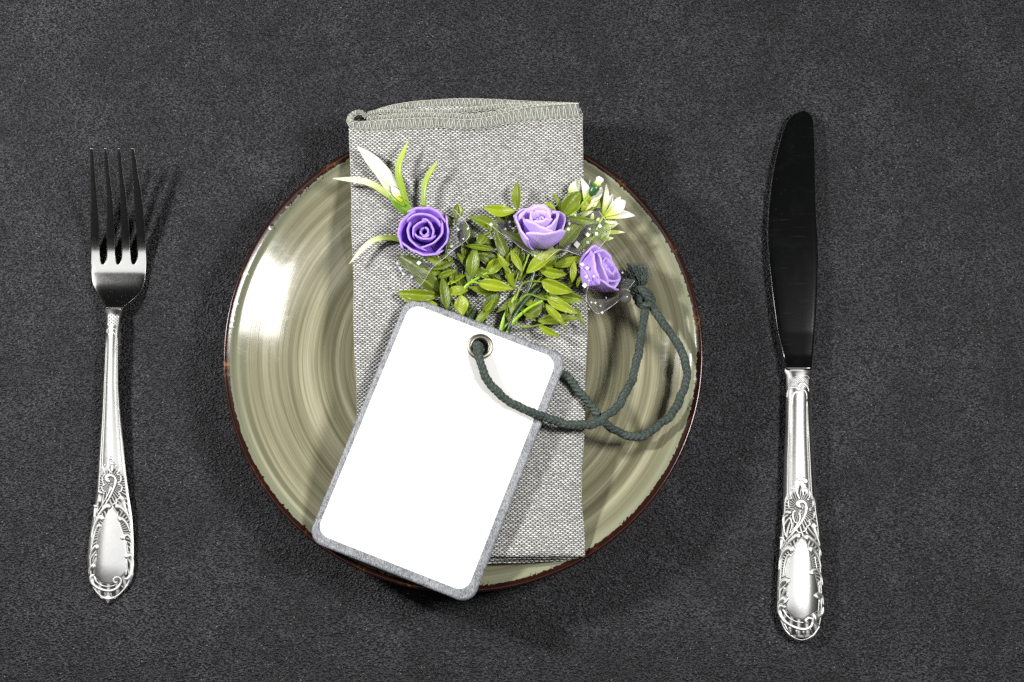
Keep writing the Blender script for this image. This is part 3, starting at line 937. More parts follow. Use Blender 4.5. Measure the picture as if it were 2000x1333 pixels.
for k in range(4):
    g = section(np.linspace(288, 517, 70), lambda y: smooth_interp(y, TY, TL[k]), lambda y: smooth_interp(y, TY, TR[k]), lambda y: fz(y) + 0.02, hz_t, 24, cap=(True, False))
    link('tine', g, M['steel'], fork, fork, patina=True)

# --- knife
knife = thing('knife', 'silver table knife with dark mirror blade and ornate handle, right of the plate', 'knife', W(1560, 800, 0))
BY = [217, 218.5, 222, 228, 236, 255, 281, 327, 373, 419, 465, 510, 556, 602, 648, 693, 722]
BL = [1568, 1561, 1553, 1545, 1538, 1529.5, 1521.5, 1511, 1504, 1499.7, 1498.2, 1500.4, 1505.3, 1511, 1518, 1528, 1533.5]
BR = [1571, 1576, 1581, 1585.5, 1588.5, 1590, 1591, 1592, 1592.6, 1594, 1597, 1598, 1597, 1595, 1592, 1588.7, 1586]
bL = lambda y: smooth_interp(y, BY, BL); bR = lambda y: smooth_interp(y, BY, BR)
bz = lambda y: smooth_interp(y, [217, 450, 700, 730], [0.34, 0.42, 0.50, 0.52])
# blade: flat mirror face, ground bevel towards the left cutting edge, thicker spine on the right
ry = np.r_[217.0, 217.3, 218, 219, 220.5, 222.5, 225, 228, 232, np.linspace(236, 722, 120)]
prof = [(0.0, 0.0), (0.035, 0.020), (0.09, 0.042), (0.13, 0.047), (0.3, 0.050), (0.5, 0.052), (0.7, 0.054), (0.9, 0.056), (0.97, 0.05), (1.0, 0.03), (1.0, -0.03), (0.95, -0.055), (0.5, -0.05), (0.09, -0.042), (0.03, -0.015)]
px = np.array([p[0] for p in prof]); pz = np.array([p[1] for p in prof])
Lx, Rx = bL(ry)[:, None], bR(ry)[:, None]
X = Lx + px * (Rx - Lx)
Zb = bz(ry)[:, None] + pz * np.interp(ry, [217, 222, 650, 722], [0.5, 1.0, 1.1, 2.2])[:, None]
base = np.clip((ry - 693) / 25, 0, 1)[:, None]
Zb = Zb + 0.14 * base**2 * (pz > 0)
V = W(X, ry[:, None] + 0 * X - 0 * X, Zb)
n = len(prof); nr = len(ry)
F = grid_faces(nr, n, True); Vf = V.reshape(-1, 3); k = len(Vf)
Vf = np.vstack([Vf, V[0].mean(0, keepdims=True), V[-1].mean(0, keepdims=True)])
F += [(k, (j + 1) % n, j) for j in range(n)] + [(k + 1, (nr - 1) * n + j, (nr - 1) * n + (j + 1) % n) for j in range(n)]
g = Geo(); g.add(Vf, F)
bl = link('blade', g, M['blade'], knife, knife)

KY = [714, 718, 724, 739, 778, 836, 895, 960, 1000, 1030, 1090, 1150, 1180, 1205, 1222, 1236, 1246, 1252, 1255]
KL = [1540, 1533.5, 1533, 1535.5, 1535, 1534, 1531.6, 1530, 1528.5, 1526, 1521.6, 1518, 1517.4, 1520, 1526, 1534, 1545, 1555, 1562]
KR = [1580, 1586.5, 1587, 1584.5, 1585, 1586.3, 1589.7, 1593.8, 1597.5, 1602, 1606.5, 1609.6, 1610.4, 1608.5, 1604.5, 1598, 1588.5, 1579, 1571]
kL = lambda y: smooth_interp(y, KY, KL); kR = lambda y: smooth_interp(y, KY, KR)
kz = lambda y: smooth_interp(y, [710, 800, 1000, 1150, 1256], [0.52, 0.50, 0.44, 0.42, 0.36])
kcr = lambda y: smooth_interp(y, [714, 722, 740, 800, 1000, 1150, 1235, 1255], [0.06, 0.17, 0.22, 0.28, 0.34, 0.36, 0.26, 0.05])
kconv = lambda u, v: (1470 + u / 3.333, 880 + v / 3.333)
kcart = [kconv(322 + (q[0] - 322) * 1.13, q[1]) for q in [(318, 572), (290, 605), (275, 660), (246, 715), (222, 800), (240, 865), (236, 920), (228, 985), (232, 1040), (270, 1085), (330, 1100), (378, 1062), (414, 1040), (420, 950), (404, 850), (384, 770), (366, 670), (345, 600)]]


def knife_extra(X, Y, s):
    up = np.clip((Y - 790) / 60, 0, 1) * np.clip((985 - Y) / 16, 0, 1)
    dh = np.zeros_like(X); pat = np.zeros_like(X)
    for s0, wd, dp in ((0.70, 0.03, 0.02), (0.58, 0.03, 0.014)):
        gq = np.exp(-((np.abs(s) - s0) / wd)**2)
        dh -= dp * gq * up; pat = np.maximum(pat, 0.9 * gq * up)
    yt = 936 + 40 * np.abs(s)
    a, b = relief(X, Y, s, kcart, yt, 1246, lambda x, y: np.where(y > 1050, np.arctan2(y - 1110, x - 1564) * 44, np.arctan2(y - 992, x - 1563) * 34 + y * 0.2), 1)
    nk = np.exp(-((Y - 752) / 15)**4) * (np.abs(s) < 0.82)
    bd = np.clip(0.5 + 0.5 * np.sin(X * 1.5) * np.sin(Y * 1.5), 0, 1)
    fan = np.exp(-((Y - 748) / 9)**4) * (np.abs(s) < 0.8)
    dh2 = fan * (bd * 0.03 - 0.01)
    pt2 = fan * np.clip(0.7 - 1.2 * bd, 0, 1) * 0.9
    return dh + a + dh2, np.maximum(np.maximum(pat, b), pt2)


rows = np.r_[np.linspace(714, 722, 14), np.linspace(723, 790, 90), np.linspace(791, 930, 70), np.linspace(930.8, 1255, 400)]
kh = link('handle', handle_mesh(rows, kL, kR, kz, kcr, 0.34, knife_extra, 95, 2.4), M['silver'], knife, knife, patina=True)


def ksurf(x, y):
    L, R = kL(y), kR(y); s = np.clip((x - (L + R) / 2) / ((R - L) / 2), -1, 1)
    return kz(y) + kcr(y) * (1 - np.abs(s)**2.4)


KS = [
    ([(348, 222), (338, 195), (305, 186), (282, 212), (286, 265), (305, 320)], 22, 7),
    ([(312, 215), (325, 250), (330, 300)], 8, 6),
    ([(318, 372), (298, 360), (298, 338), (325, 333), (348, 358), (345, 408), (315, 470), (268, 530), (218, 592), (188, 645)], 18, 7),
    ([(300, 400), (310, 440), (285, 490), (240, 545)], 7, 6),
    ([(272, 248), (247, 265), (248, 298), (258, 310)], 8, 6), ([(258, 308), (234, 330), (238, 372), (268, 384)], 9, 6),
    ([(278, 388), (262, 418), (272, 462), (298, 478)], 9, 6), ([(300, 482), (285, 515), (305, 535), (325, 528)], 9, 6),
    ([(335, 240), (366, 258), (374, 292), (362, 312)], 9, 6), ([(352, 320), (388, 322), (392, 360), (368, 384)], 9, 6),
    ([(366, 386), (398, 402), (396, 440), (362, 456)], 9, 6), ([(362, 456), (374, 478), (348, 502)], 9, 6), ([(348, 500), (345, 522), (322, 530)], 9, 6),
    ([(250, 404), (218, 408), (200, 446), (203, 505), (214, 560)], 15, 6),
    ([(240, 430), (256, 482), (238, 545)], 8, 5),
    ([(195, 560), (188, 600), (182, 650)], 20, 8),
    ([(312, 564), (286, 556), (246, 588), (210, 632), (184, 678)], 22, 7),
    ([(270, 650), (240, 640), (206, 662), (182, 712), (172, 785)], 28, 8),
    ([(256, 682), (228, 688), (208, 742), (196, 830)], 10, 5), ([(236, 700), (216, 760), (208, 825)], 6, 4),
    ([(242, 858), (216, 846), (186, 870), (168, 922)], 30, 8), ([(212, 890), (200, 925), (185, 955)], 10, 6),
    ([(230, 985), (200, 970), (174, 1005), (164, 1065)], 40, 9),
    ([(216, 1022), (190, 1014), (176, 1048), (206, 1108), (276, 1152), (340, 1164), (384, 1140), (388, 1102), (362, 1092), (346, 1112), (362, 1128)], 16, 13),
    ([(195, 1030), (225, 1078), (275, 1112), (335, 1122)], 7, 5),
    ([(335, 577), (360, 565), (400, 594), (434, 640), (446, 692)], 24, 7),
    ([(362, 652), (390, 648), (426, 700), (446, 770)], 28, 8),
    ([(412, 476), (398, 498), (418, 560), (440, 625)], 30, 8),
    ([(384, 815), (384, 788), (418, 780), (446, 826), (456, 885)], 24, 6),
    ([(406, 962), (420, 938), (450, 952), (460, 1012)], 30, 8),
    ([(392, 1088), (420, 1080), (450, 1058), (460, 1015)], 38, 9),
    ([(404, 690), (420, 780)], 6, 5), ([(430, 850), (436, 935)], 6, 5), ([(432, 970), (428, 1050)], 6, 5),
    ([(182, 1100), (215, 1170), (265, 1215), (325, 1232), (390, 1205), (440, 1140)], 7, 7),
    ([(205, 1125), (228, 1172)], 9, 6), ([(240, 1150), (252, 1205)], 9, 6), ([(285, 1168), (290, 1222)], 9, 6), ([(330, 1176), (338, 1220)], 9, 6), ([(372, 1160), (392, 1195)], 9, 6), ([(405, 1120), (435, 1140)], 9, 6),
]
scrolls(KS, kconv, ksurf, kh, knife, 3.333)
nconv = lambda u, v: (1500 + u / 5.128, 700 + v / 5.128)
scrolls([([(325, 325), (290, 295), (235, 298), (200, 340), (192, 400)], 30, 10), ([(310, 300), (318, 262), (355, 255), (395, 290), (408, 340)], 30, 10),
         ([(190, 245), (225, 215), (245, 200), (290, 185), (312, 205)], 10, 9), ([(312, 205), (340, 180), (395, 178), (415, 215)], 10, 9),
         ([(320, 325), (360, 320), (385, 360), (388, 420)], 18, 7), ([(310, 335), (265, 350), (245, 410), (232, 560), (225, 760)], 16, 7), ([(388, 420), (390, 600), (400, 800)], 9, 7)],
        nconv, ksurf, kh, knife, 5.128)
nf = lambda u, v: (160 + u / 3.336, 560 + v / 3.336)
scrolls([([(185, 268), (165, 285), (168, 305)], 9, 6), ([(190, 268), (218, 280), (222, 295)], 9, 6), ([(168, 322), (194, 290), (222, 322)], 8, 8)], nf, fsurf, fh, fork, 3.336)

# ------------------------------------------------------------------ hang tag
tagobj = thing('hang_tag', 'blank white hang tag with grey border and metal eyelet, lying across the napkin', 'hang tag', W(855, 875, 2.8))
TC = {'tl': W(797, 577, 3.02), 'tr': W(1110, 696, 3.02), 'bl': W(601, 1056, 2.80)}
ex = TC['tr'] - TC['tl']; ey = TC['bl'] - TC['tl']
TWd, THt = np.linalg.norm(ex), np.linalg.norm(ey)
ex /= TWd; ey -= ex * ey.dot(ex); THt = np.linalg.norm(ey); ey /= THt
ez = np.cross(ey, ex); ez *= np.sign(ez[2])
def TP(u, v, w=0.0): return TC['tl'] + ex * u + ey * v + ez * w
ep = W(938, 679, 3.03) - TC['tl']
EU, EV = ep.dot(ex), ep.dot(ey)


def rrect(u0, v0, u1, v1, r, n=10):
    out = []
    for cx, cy, a0 in ((u1 - r, v0 + r, -90), (u1 - r, v1 - r, 0), (u0 + r, v1 - r, 90), (u0 + r, v0 + r, 180)):
        for k in range(n + 1):
            a = math.radians(a0 + 90 * k / n)
            out.append((cx + r * math.cos(a), cy + r * math.sin(a)))
    return out


def plate_with_hole(name, outer, hole_r, w0, w1, mat, bevel, sheet=False):
    bm = bmesh.new()
    def ring(pts, w): return [bm.verts.new(TP(u, v, w)) for u, v in pts]
    hole = [(EU + hole_r * math.cos(a), EV + hole_r * math.sin(a)) for a in np.linspace(0, 2 * np.pi, 32, endpoint=False)]
    def fill(o, h):
        es = [bm.edges.get((a, b)) or bm.edges.new((a, b)) for L in (o, h) for a, b in zip(L, L[1:] + L[:1])]
        bmesh.ops.triangle_fill(bm, use_beauty=True, edges=es, normal=Vector(ez))
    def bridge(a, b):
        for i in range(len(a)):
            bm.faces.new((a[i], a[(i + 1) % len(a)], b[(i + 1) % len(a)], b[i]))
    c = np.mean(outer, axis=0)
    def inset(d):
        P = np.array(outer); T = np.roll(P, -1, 0) - np.roll(P, 1, 0); T /= np.linalg.norm(T, axis=1)[:, None]
        N = np.stack([-T[:, 1], T[:, 0]], -1)
        N *= np.sign(((c - P) * N).sum(1))[:, None]
        return (P + N * d).tolist()
    steps = [(bevel, w1), (bevel * .45, w1 - bevel * .18), (bevel * .12, w1 - bevel * .55), (0, w1 - bevel), (0, w0 + bevel * .5), (bevel * .4, w0)]
    if sheet: steps = [(0.012, w1), (0, w1 - 0.008), (0, w0)]
    rings = [ring(inset(d) if d else outer, w) for d, w in steps]
    h1 = ring(hole, w1); h0 = ring(hole, w0)
    fill(rings[0], h1)
    for a, b in zip(rings, rings[1:]): bridge(a, b)
    bridge(h1, h0)
    fill(rings[-1], h0)
    bmesh.ops.recalc_face_normals(bm, faces=bm.faces)
    me = bpy.data.meshes.new(name)
    o_loc = np.array(tagobj.location) / S
    for v in bm.verts: v.co = Vector((np.array(v.co) - o_loc) * S)
    bm.to_mesh(me); bm.free()
    me.materials.append(mat)
    me.polygons.foreach_set('use_smooth', [len(p.vertices) == 4 for p in me.polygons])
    o = bpy.data.objects.new(name, me); COL.objects.link(o); o.parent = tagobj
    return o


outer = rrect(0, 0, TWd, THt, 0.62)
plate_with_hole('border_backing', outer, 0.36, 0.0, 0.17, M['tagedge'], 0.10)
face = rrect(0.25, 0.29, TWd - 0.36, THt - 0.37, 0.50)
plate_with_hole('white_face', face, 0.36, 0.172, 0.185, M['tagface'], 0.02, True)
# eyelet: rolled ring with a barrel through the hole
pr = [(0.53, 0.187), (0.52, 0.21), (0.46, 0.225), (0.41, 0.240), (0.36, 0.232), (0.325, 0.20), (0.315, 0.10), (0.315, -0.02), (0.34, -0.05), (0.48, -0.03), (0.48, -0.012), (0.345, -0.012), (0.345, 0.187)]
a = np.linspace(0, 2 * np.pi, 48, endpoint=False)
V = np.array([[TP(EU + r * math.cos(t), EV + r * math.sin(t), w) for t in a] for r, w in pr])
g = Geo(); F = grid_faces(len(pr), 48, True)
g.add(V, F)
link('eyelet', g, M['eyelet'], tagobj, tagobj)

# ------------------------------------------------------------------ cord
cord = thing('cord', 'dark green braided cord knotted into a loop through the eyelet of the white tag', 'cord', W(1250, 700, 1.2))
EC = TP(EU, EV, 0)
c1 = [TP(EU - 0.02, EV - 0.05, -0.25), TP(EU - 0.08, EV - 0.02, 0.05), TP(EU - 0.13, EV + 0.03, 0.30)] + [W(*q) for q in [
    (936, 700, 3.52), (948, 735, 3.50), (970, 765, 3.44), (1005, 791, 3.42), (1045, 808, 3.40), (1085, 823, 3.28), (1120, 831, 3.12), (1150, 830, 3.02),
    (1182, 816, 2.95), (1210, 788, 2.80), (1232, 748, 2.65), (1244, 705, 2.58), (1252, 660, 2.60), (1258, 620, 2.66), (1261, 598, 2.7)]]
c2 = [W(*q) for q in [(1272, 596, 2.72), (1290, 624, 2.62), (1314, 658, 2.55), (1334, 692, 2.62), (1341, 730, 2.70), (1332, 772, 2.62), (1308, 812, 2.45), (1276, 840, 2.30), (1242, 853, 2.24), (1210, 846, 2.30),
                              (1182, 826, 2.45), (1156, 796, 2.62), (1132, 765, 2.72), (1108, 738, 2.76), (1080, 722, 2.70), (1040, 710, 2.70), (990, 696, 2.72)]] + [TP(EU + 0.12, EV + 0.10, -0.12), TP(EU + 0.03, EV + 0.02, 0.0)]


def braid(l, t):
    return 1 + 0.055 * np.cos(4 * t + 0 * l) * np.cos(2 * np.pi * l / 0.20) + 0.055 * np.sin(4 * t + 0 * l) * np.sin(2 * np.pi * l / 0.20) * np.sign(np.cos(2 * t)) + 0.04 * np.sin(l * 3.1) + 0.03 * np.sin(l * 7.3)


CR = 0.168
for c in (c1, c2):
    p = spline(c, 620)
    kk = np.arange(620)[:, None] / 620.0
    p = p + (0.030 * np.sin(kk * 61 + np.array([0, 2, 4])) + 0.018 * np.sin(kk * 143 + np.array([1, 3, 5]))) * np.sin(np.pi * kk) * np.array([1, 1, 0.5])
    V, F, U = tube(p, CR, 20, True, mod=braid)
    g = Geo(); g.add(V, F, U)
    link('cord_strand', g, M['cord'], cord, cord)
# stray lint on the strands
fz_ = Geo()
for c in (c1, c2):
    p = spline(c, 400)
    for i in rng.integers(20, 380, 150):
        d = rng.normal(0, 1, 3); d /= np.linalg.norm(d)
        d[2] = abs(d[2])
        q = [p[i] + d * CR * 0.9, p[i] + d * CR * 1.15 + rng.normal(0, .03, 3), p[i] + d * CR * (1.2 + rng.random() * .25) + rng.normal(0, .06, 3)]
        V, F, U = tube(spline(q, 5), 0.004, 3, False); fz_.add(V, F)
tag(link('lint', fz_, M['fibre'], cord, cord), None, None, kind='stuff')
# overhand knot: wraps of the doubled cord
K0 = W(1258, 583, 2.72)
kx = W(1268, 596, 2.72) - W(1246, 566, 2.72); kx /= np.linalg.norm(kx)
ky = np.array([-kx[1], kx[0], 0]); kz3 = np.array([0, 0, 1.0])
g = Geo()
for off, rad, ph, tl in ((-0.20, 0.23, 0.3, 0.25), (0.02, 0.27, 2.0, -0.30), (0.20, 0.22, 4.0, 0.35)):
    t = np.linspace(0, 2 * np.pi * 1.08, 70) + ph
    p = K0 + kx * (off + tl * np.sin(t)[:, None] * 0.35) + ky * (rad * np.cos(t))[:, None] + kz3 * (rad * 0.85 * np.sin(t))[:, None]
    V, F, U = tube(p, CR * 0.98, 16, True, mod=braid); g.add(V, F, U)
q = spline([W(1236, 572, 2.75), W(1250, 566, 3.05), W(1262, 577, 3.10), W(1268, 590, 2.95), W(1262, 600, 2.75)], 60)
V, F, U = tube(q, CR * 0.95, 16, True, mod=braid); g.add(V, F, U)
link('knot', g, M['cord'], cord, cord)
# frayed ends bursting out of the knot
g = Geo()
for i in range(420):
    if i % 2:
        root = W(rng.uniform(1246, 1258), rng.uniform(560, 568), 2.6 + rng.uniform(0, .3))
        tip = W(rng.uniform(1224, 1262), rng.uniform(513, 534), 2.6 + rng.uniform(-.3, .5))
    else:
        root = W(rng.uniform(1238, 1252), rng.uniform(556, 570), 2.5 + rng.uniform(0, .3))
        tip = W(rng.uniform(1205, 1226), rng.uniform(524, 562), 2.4 + rng.uniform(-.3, .4))
    mid = (root + tip) / 2 + rng.normal(0, .09, 3) + np.array([0.05, 0.03, 0.10])
    q = spline([root, mid, tip + rng.normal(0, .05, 3)], 9)
    V, F, U = tube(q, np.linspace(0.016, 0.009, 9), 4, False); g.add(V, F)
tag(link('frayed_end', g, M['fibre'], cord, cord), None, None, kind='stuff')

# ------------------------------------------------------------------ flower bunch
bunch = thing('flower_bunch', 'artificial bunch of three purple roses, green leaves and small white blossoms on the napkin', 'flowers', W(1000, 560, 2.5))
PXC = 48.6


def leaf(b, t, w, tone, zb=None, zt=None, bend=0.0, arch=0.18, fold=0.35, shape=0.85, roll=0.0, name='leaf', mat=None, twist=0.0, nu=15, nv=7):
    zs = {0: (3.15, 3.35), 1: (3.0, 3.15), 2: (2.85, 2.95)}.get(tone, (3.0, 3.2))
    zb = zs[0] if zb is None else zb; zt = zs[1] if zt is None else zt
    B = W(b[0], b[1], zb); T = W(t[0], t[1], zt)
    d = T - B; ln = np.linalg.norm(d)
    sd = np.cross(d, [0, 0, 1.0]); sd /= np.linalg.norm(sd)
    nn = np.cross(sd, d); nn /= np.linalg.norm(nn)
    u = np.linspace(0, 1, nu)
    prof = np.sin(np.pi * np.clip(u, 0, 1)**shape)**0.85
    prof = np.maximum(prof, 0.10 * (1 - u) + 0.015)
    wd = w / PXC / 2 * prof * 1.08
    v = np.linspace(-1, 1, nv)
    rl = roll + twist * (u - 0.5)
    G = np.zeros((nu, nv, 3))
    rip = 0.03 * np.sin(u * 9 + rng.random() * 6)
    for i in range(nu):
        c = B + d * u[i] + nn * arch * ln * 0.5 * math.sin(math.pi * u[i]) + sd * bend / PXC * math.sin(math.pi * u[i])
        s2 = sd * math.cos(rl[i]) + nn * math.sin(rl[i]); n2 = nn * math.cos(rl[i]) - sd * math.sin(rl[i])
        for j in range(nv):
            G[i, j] = c + s2 * v[j] * wd[i] + n2 * (abs(v[j])**1.4 * fold * wd[i] + rip[i] * v[j] * wd[i] * 2)
    V, F, U = shell(G, 0.014)
    g = Geo(); g.add(V, F, U)
    return link(name, g, mat or M['leaf%d' % tone], bunch, bunch)


def stem(pts, w, mat, name='stem', taper=0.7, n=40):
    p = spline([W(*q) for q in pts], n)
    V, F, U = tube(p, np.linspace(w, w * taper, n) / PXC / 2, 9, True)
    g = Geo(); g.add(V, F, U)
    return link(name, g, mat, bunch, bunch)


# leaves: base, tip, width and tone read off the photograph
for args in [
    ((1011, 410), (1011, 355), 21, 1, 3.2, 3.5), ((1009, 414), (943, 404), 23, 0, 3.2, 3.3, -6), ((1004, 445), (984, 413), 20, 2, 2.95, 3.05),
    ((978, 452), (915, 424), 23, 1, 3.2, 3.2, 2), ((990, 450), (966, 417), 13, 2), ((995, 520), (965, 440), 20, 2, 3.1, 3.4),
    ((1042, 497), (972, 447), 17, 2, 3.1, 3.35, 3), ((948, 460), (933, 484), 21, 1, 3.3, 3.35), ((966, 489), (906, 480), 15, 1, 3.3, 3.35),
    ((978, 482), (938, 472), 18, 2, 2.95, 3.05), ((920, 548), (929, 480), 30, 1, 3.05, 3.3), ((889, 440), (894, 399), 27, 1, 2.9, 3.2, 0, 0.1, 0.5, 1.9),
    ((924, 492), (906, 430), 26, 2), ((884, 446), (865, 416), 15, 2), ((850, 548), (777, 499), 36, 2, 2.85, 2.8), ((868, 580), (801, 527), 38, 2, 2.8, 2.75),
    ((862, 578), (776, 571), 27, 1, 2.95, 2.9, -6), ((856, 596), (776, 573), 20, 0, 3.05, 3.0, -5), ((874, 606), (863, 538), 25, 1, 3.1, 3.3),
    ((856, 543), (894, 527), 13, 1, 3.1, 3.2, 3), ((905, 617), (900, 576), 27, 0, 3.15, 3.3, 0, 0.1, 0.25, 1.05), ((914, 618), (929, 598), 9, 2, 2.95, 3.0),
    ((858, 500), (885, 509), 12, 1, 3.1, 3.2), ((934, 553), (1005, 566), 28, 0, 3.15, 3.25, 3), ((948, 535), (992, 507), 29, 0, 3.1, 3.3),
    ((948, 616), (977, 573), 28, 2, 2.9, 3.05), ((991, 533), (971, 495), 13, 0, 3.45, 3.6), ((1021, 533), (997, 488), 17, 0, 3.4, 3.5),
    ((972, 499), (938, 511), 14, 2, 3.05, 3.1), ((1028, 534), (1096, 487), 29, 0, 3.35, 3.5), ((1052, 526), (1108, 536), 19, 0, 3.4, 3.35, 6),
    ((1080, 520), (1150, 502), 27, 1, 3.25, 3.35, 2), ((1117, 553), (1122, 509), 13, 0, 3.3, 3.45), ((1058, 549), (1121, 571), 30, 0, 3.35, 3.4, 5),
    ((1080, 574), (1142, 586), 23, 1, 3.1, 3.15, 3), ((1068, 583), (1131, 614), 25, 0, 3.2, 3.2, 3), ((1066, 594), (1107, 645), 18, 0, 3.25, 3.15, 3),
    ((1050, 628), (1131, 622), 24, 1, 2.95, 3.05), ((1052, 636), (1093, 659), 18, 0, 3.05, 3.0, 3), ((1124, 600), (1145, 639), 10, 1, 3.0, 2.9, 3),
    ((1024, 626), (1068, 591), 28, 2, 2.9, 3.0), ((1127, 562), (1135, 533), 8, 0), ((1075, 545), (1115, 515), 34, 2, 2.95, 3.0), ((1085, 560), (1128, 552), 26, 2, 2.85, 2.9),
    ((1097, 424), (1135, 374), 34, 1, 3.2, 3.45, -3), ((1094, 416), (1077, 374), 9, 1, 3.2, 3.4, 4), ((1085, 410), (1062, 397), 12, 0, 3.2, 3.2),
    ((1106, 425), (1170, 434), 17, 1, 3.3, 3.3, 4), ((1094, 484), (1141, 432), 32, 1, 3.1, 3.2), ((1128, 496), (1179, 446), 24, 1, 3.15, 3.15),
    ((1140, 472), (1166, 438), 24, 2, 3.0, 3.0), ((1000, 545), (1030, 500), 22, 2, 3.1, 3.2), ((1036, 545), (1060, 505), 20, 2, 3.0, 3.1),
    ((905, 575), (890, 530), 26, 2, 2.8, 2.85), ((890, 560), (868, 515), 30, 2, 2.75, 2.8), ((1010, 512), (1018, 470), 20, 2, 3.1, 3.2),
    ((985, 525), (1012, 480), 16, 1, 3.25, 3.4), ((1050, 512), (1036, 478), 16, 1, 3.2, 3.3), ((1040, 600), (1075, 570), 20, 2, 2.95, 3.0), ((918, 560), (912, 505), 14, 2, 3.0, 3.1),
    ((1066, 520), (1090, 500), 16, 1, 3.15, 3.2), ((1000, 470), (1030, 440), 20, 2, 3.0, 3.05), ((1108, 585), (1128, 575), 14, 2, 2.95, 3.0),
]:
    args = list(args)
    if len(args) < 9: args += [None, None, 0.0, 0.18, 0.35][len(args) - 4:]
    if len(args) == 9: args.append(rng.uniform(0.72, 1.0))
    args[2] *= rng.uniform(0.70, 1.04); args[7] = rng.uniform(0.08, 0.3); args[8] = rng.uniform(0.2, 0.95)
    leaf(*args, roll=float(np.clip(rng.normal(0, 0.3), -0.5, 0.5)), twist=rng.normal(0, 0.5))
# under-leaves that fill the middle of the bunch
for i in range(66):
    bx, by = rng.uniform(955, 1100), rng.uniform(490, 600)
    if i % 5 == 0: bx, by = rng.uniform(865, 930), rng.uniform(470, 575)
    an = math.atan2(by - 560, bx - 1010) + rng.normal(0, 0.7); ln = rng.uniform(38, 62)
    tx, ty = bx + ln * math.cos(an), by + ln * math.sin(an) * 0.85
    if tx > 1132 or ty > 640 or (ty < 465 and tx < 1000): continue
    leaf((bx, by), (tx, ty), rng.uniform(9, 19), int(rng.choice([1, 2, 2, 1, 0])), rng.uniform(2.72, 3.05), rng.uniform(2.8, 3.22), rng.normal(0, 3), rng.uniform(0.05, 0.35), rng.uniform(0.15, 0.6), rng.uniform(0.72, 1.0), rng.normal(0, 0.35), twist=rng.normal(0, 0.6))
leaf((1112, 392), (1131, 352), 22, 1, 3.1, 3.3, name='leaf', mat=M['pale'], shape=1.2)
# white blossoms at the right
def bloom(petals, name='blossom_petal'):
    for b, t, w, mk, zb, zt, bend, shp in petals:
        leaf(b, t, w, 1, zb, zt, bend, 0.2, 0.55, shp, name=name, mat=M[mk], roll=rng.normal(0, 0.2), nu=15, nv=7)
bloom([((1146, 404), (1134, 347), 16, 'white', 3.2, 3.6, 5, 0.8), ((1147, 402), (1176, 366), 22, 'white', 3.2, 3.5, 0, 1.35), ((1148, 398), (1153, 350), 11, 'white', 3.1, 3.4, 0, 1.2),
       ((1142, 410), (1186, 384), 17, 'green', 3.1, 3.2, 2, 0.9), ((1135, 414), (1165, 380), 20, 'white', 3.1, 3.3, 0, 1.0),
       ((1176, 424), (1184, 358), 11, 'pale', 3.15, 3.5, 4, 0.9), ((1178, 424), (1197, 378), 14, 'white', 3.15, 3.4, 0, 1.1), ((1178, 426), (1222, 392), 25, 'white', 3.15, 3.35, 2, 1.5),
       ((1180, 428), (1241, 422), 16, 'white', 3.15, 3.3, -3, 1.1), ((1180, 430), (1222, 412), 20, 'white', 3.05, 3.2, 0, 1.2),
       ((1150, 405), (1168, 388), 14, 'white', 3.2, 3.45, 3, 1.2), ((1128, 412), (1142, 372), 18, 'pale', 3.05, 3.2, 2, 1.1), ((1150, 408), (1190, 396), 12, 'white', 3.1, 3.15, 0, 1.0), ((1138, 402), (1160, 360), 14, 'white', 3.1, 3.3, -3, 1.1),
       ((1176, 428), (1206, 436), 14, 'pale', 3.0, 3.05, 0, 1.0), ((1180, 424), (1212, 384), 16, 'white', 3.1, 3.3, 4, 1.2)])
for b, t, w in [((1130, 420), (1176, 397), 9), ((1140, 415), (1166, 403), 8), ((1134, 424), (1159, 412), 7), ((1156, 432), (1158, 416), 7), ((1172, 448), (1209, 437), 8), ((1176, 450), (1204, 441), 7), ((1176, 456), (1221, 454), 8), ((1178, 460), (1208, 451), 6), ((1174, 470), (1199, 465), 8), ((1165, 440), (1170, 425), 8), ((1172, 466), (1192, 457), 9)]:
    leaf(b, t, w, 1, 3.0, 3.05, 0, 0.1, 0.4, 0.8, name='spiky_leaf', mat=M['spiky'] if b[1] > 425 else M['pale'])
# bud
b0, b1 = W(1153, 383, 3.55), W(1174, 347, 3.75)
d = b1 - b0; t = np.linspace(0, 1, 24)
r = smooth_interp(t, [0, .05, .2, .42, .6, .75, .9, 1], [.05, .11, .18, .20, .16, .14, .17, .12])
V, F, U = tube(b0 + d * t[:, None], r, 16)
V2 = V; g = Geo(); g.add(V, F, U)
cut = 0.62
budm = NT('bud_green_to_white')
tc = budm.N.new('ShaderNodeTexCoord'); sxx = budm.new('SeparateXYZ'); budm.put(sxx.inputs[0], tc.outputs['UV'])
budm.set(Base_Color=budm.ramp(sxx.outputs[0], [(0.40, (0.025, 0.085, 0.025)), (0.50, (0.09, 0.19, 0.035)), (0.56, (0.50, 0.56, 0.10)), (0.75, (0.82, 0.82, 0.76))]), Roughness=0.25)
link('flower_bud', g, budm.m, bunch, bunch)
stem([(1114, 424, 3.25), (1134, 402, 3.4), (1154, 381, 3.55)], 6, M['stem0'])
stem([(1160, 470, 3.0), (1166, 446, 3.05), (1178, 424, 3.15)], 6, M['stem0'])
stem([(1095, 424, 3.2), (1106, 428, 3.2), (1118, 421, 3.25)], 7, M['stem1'])
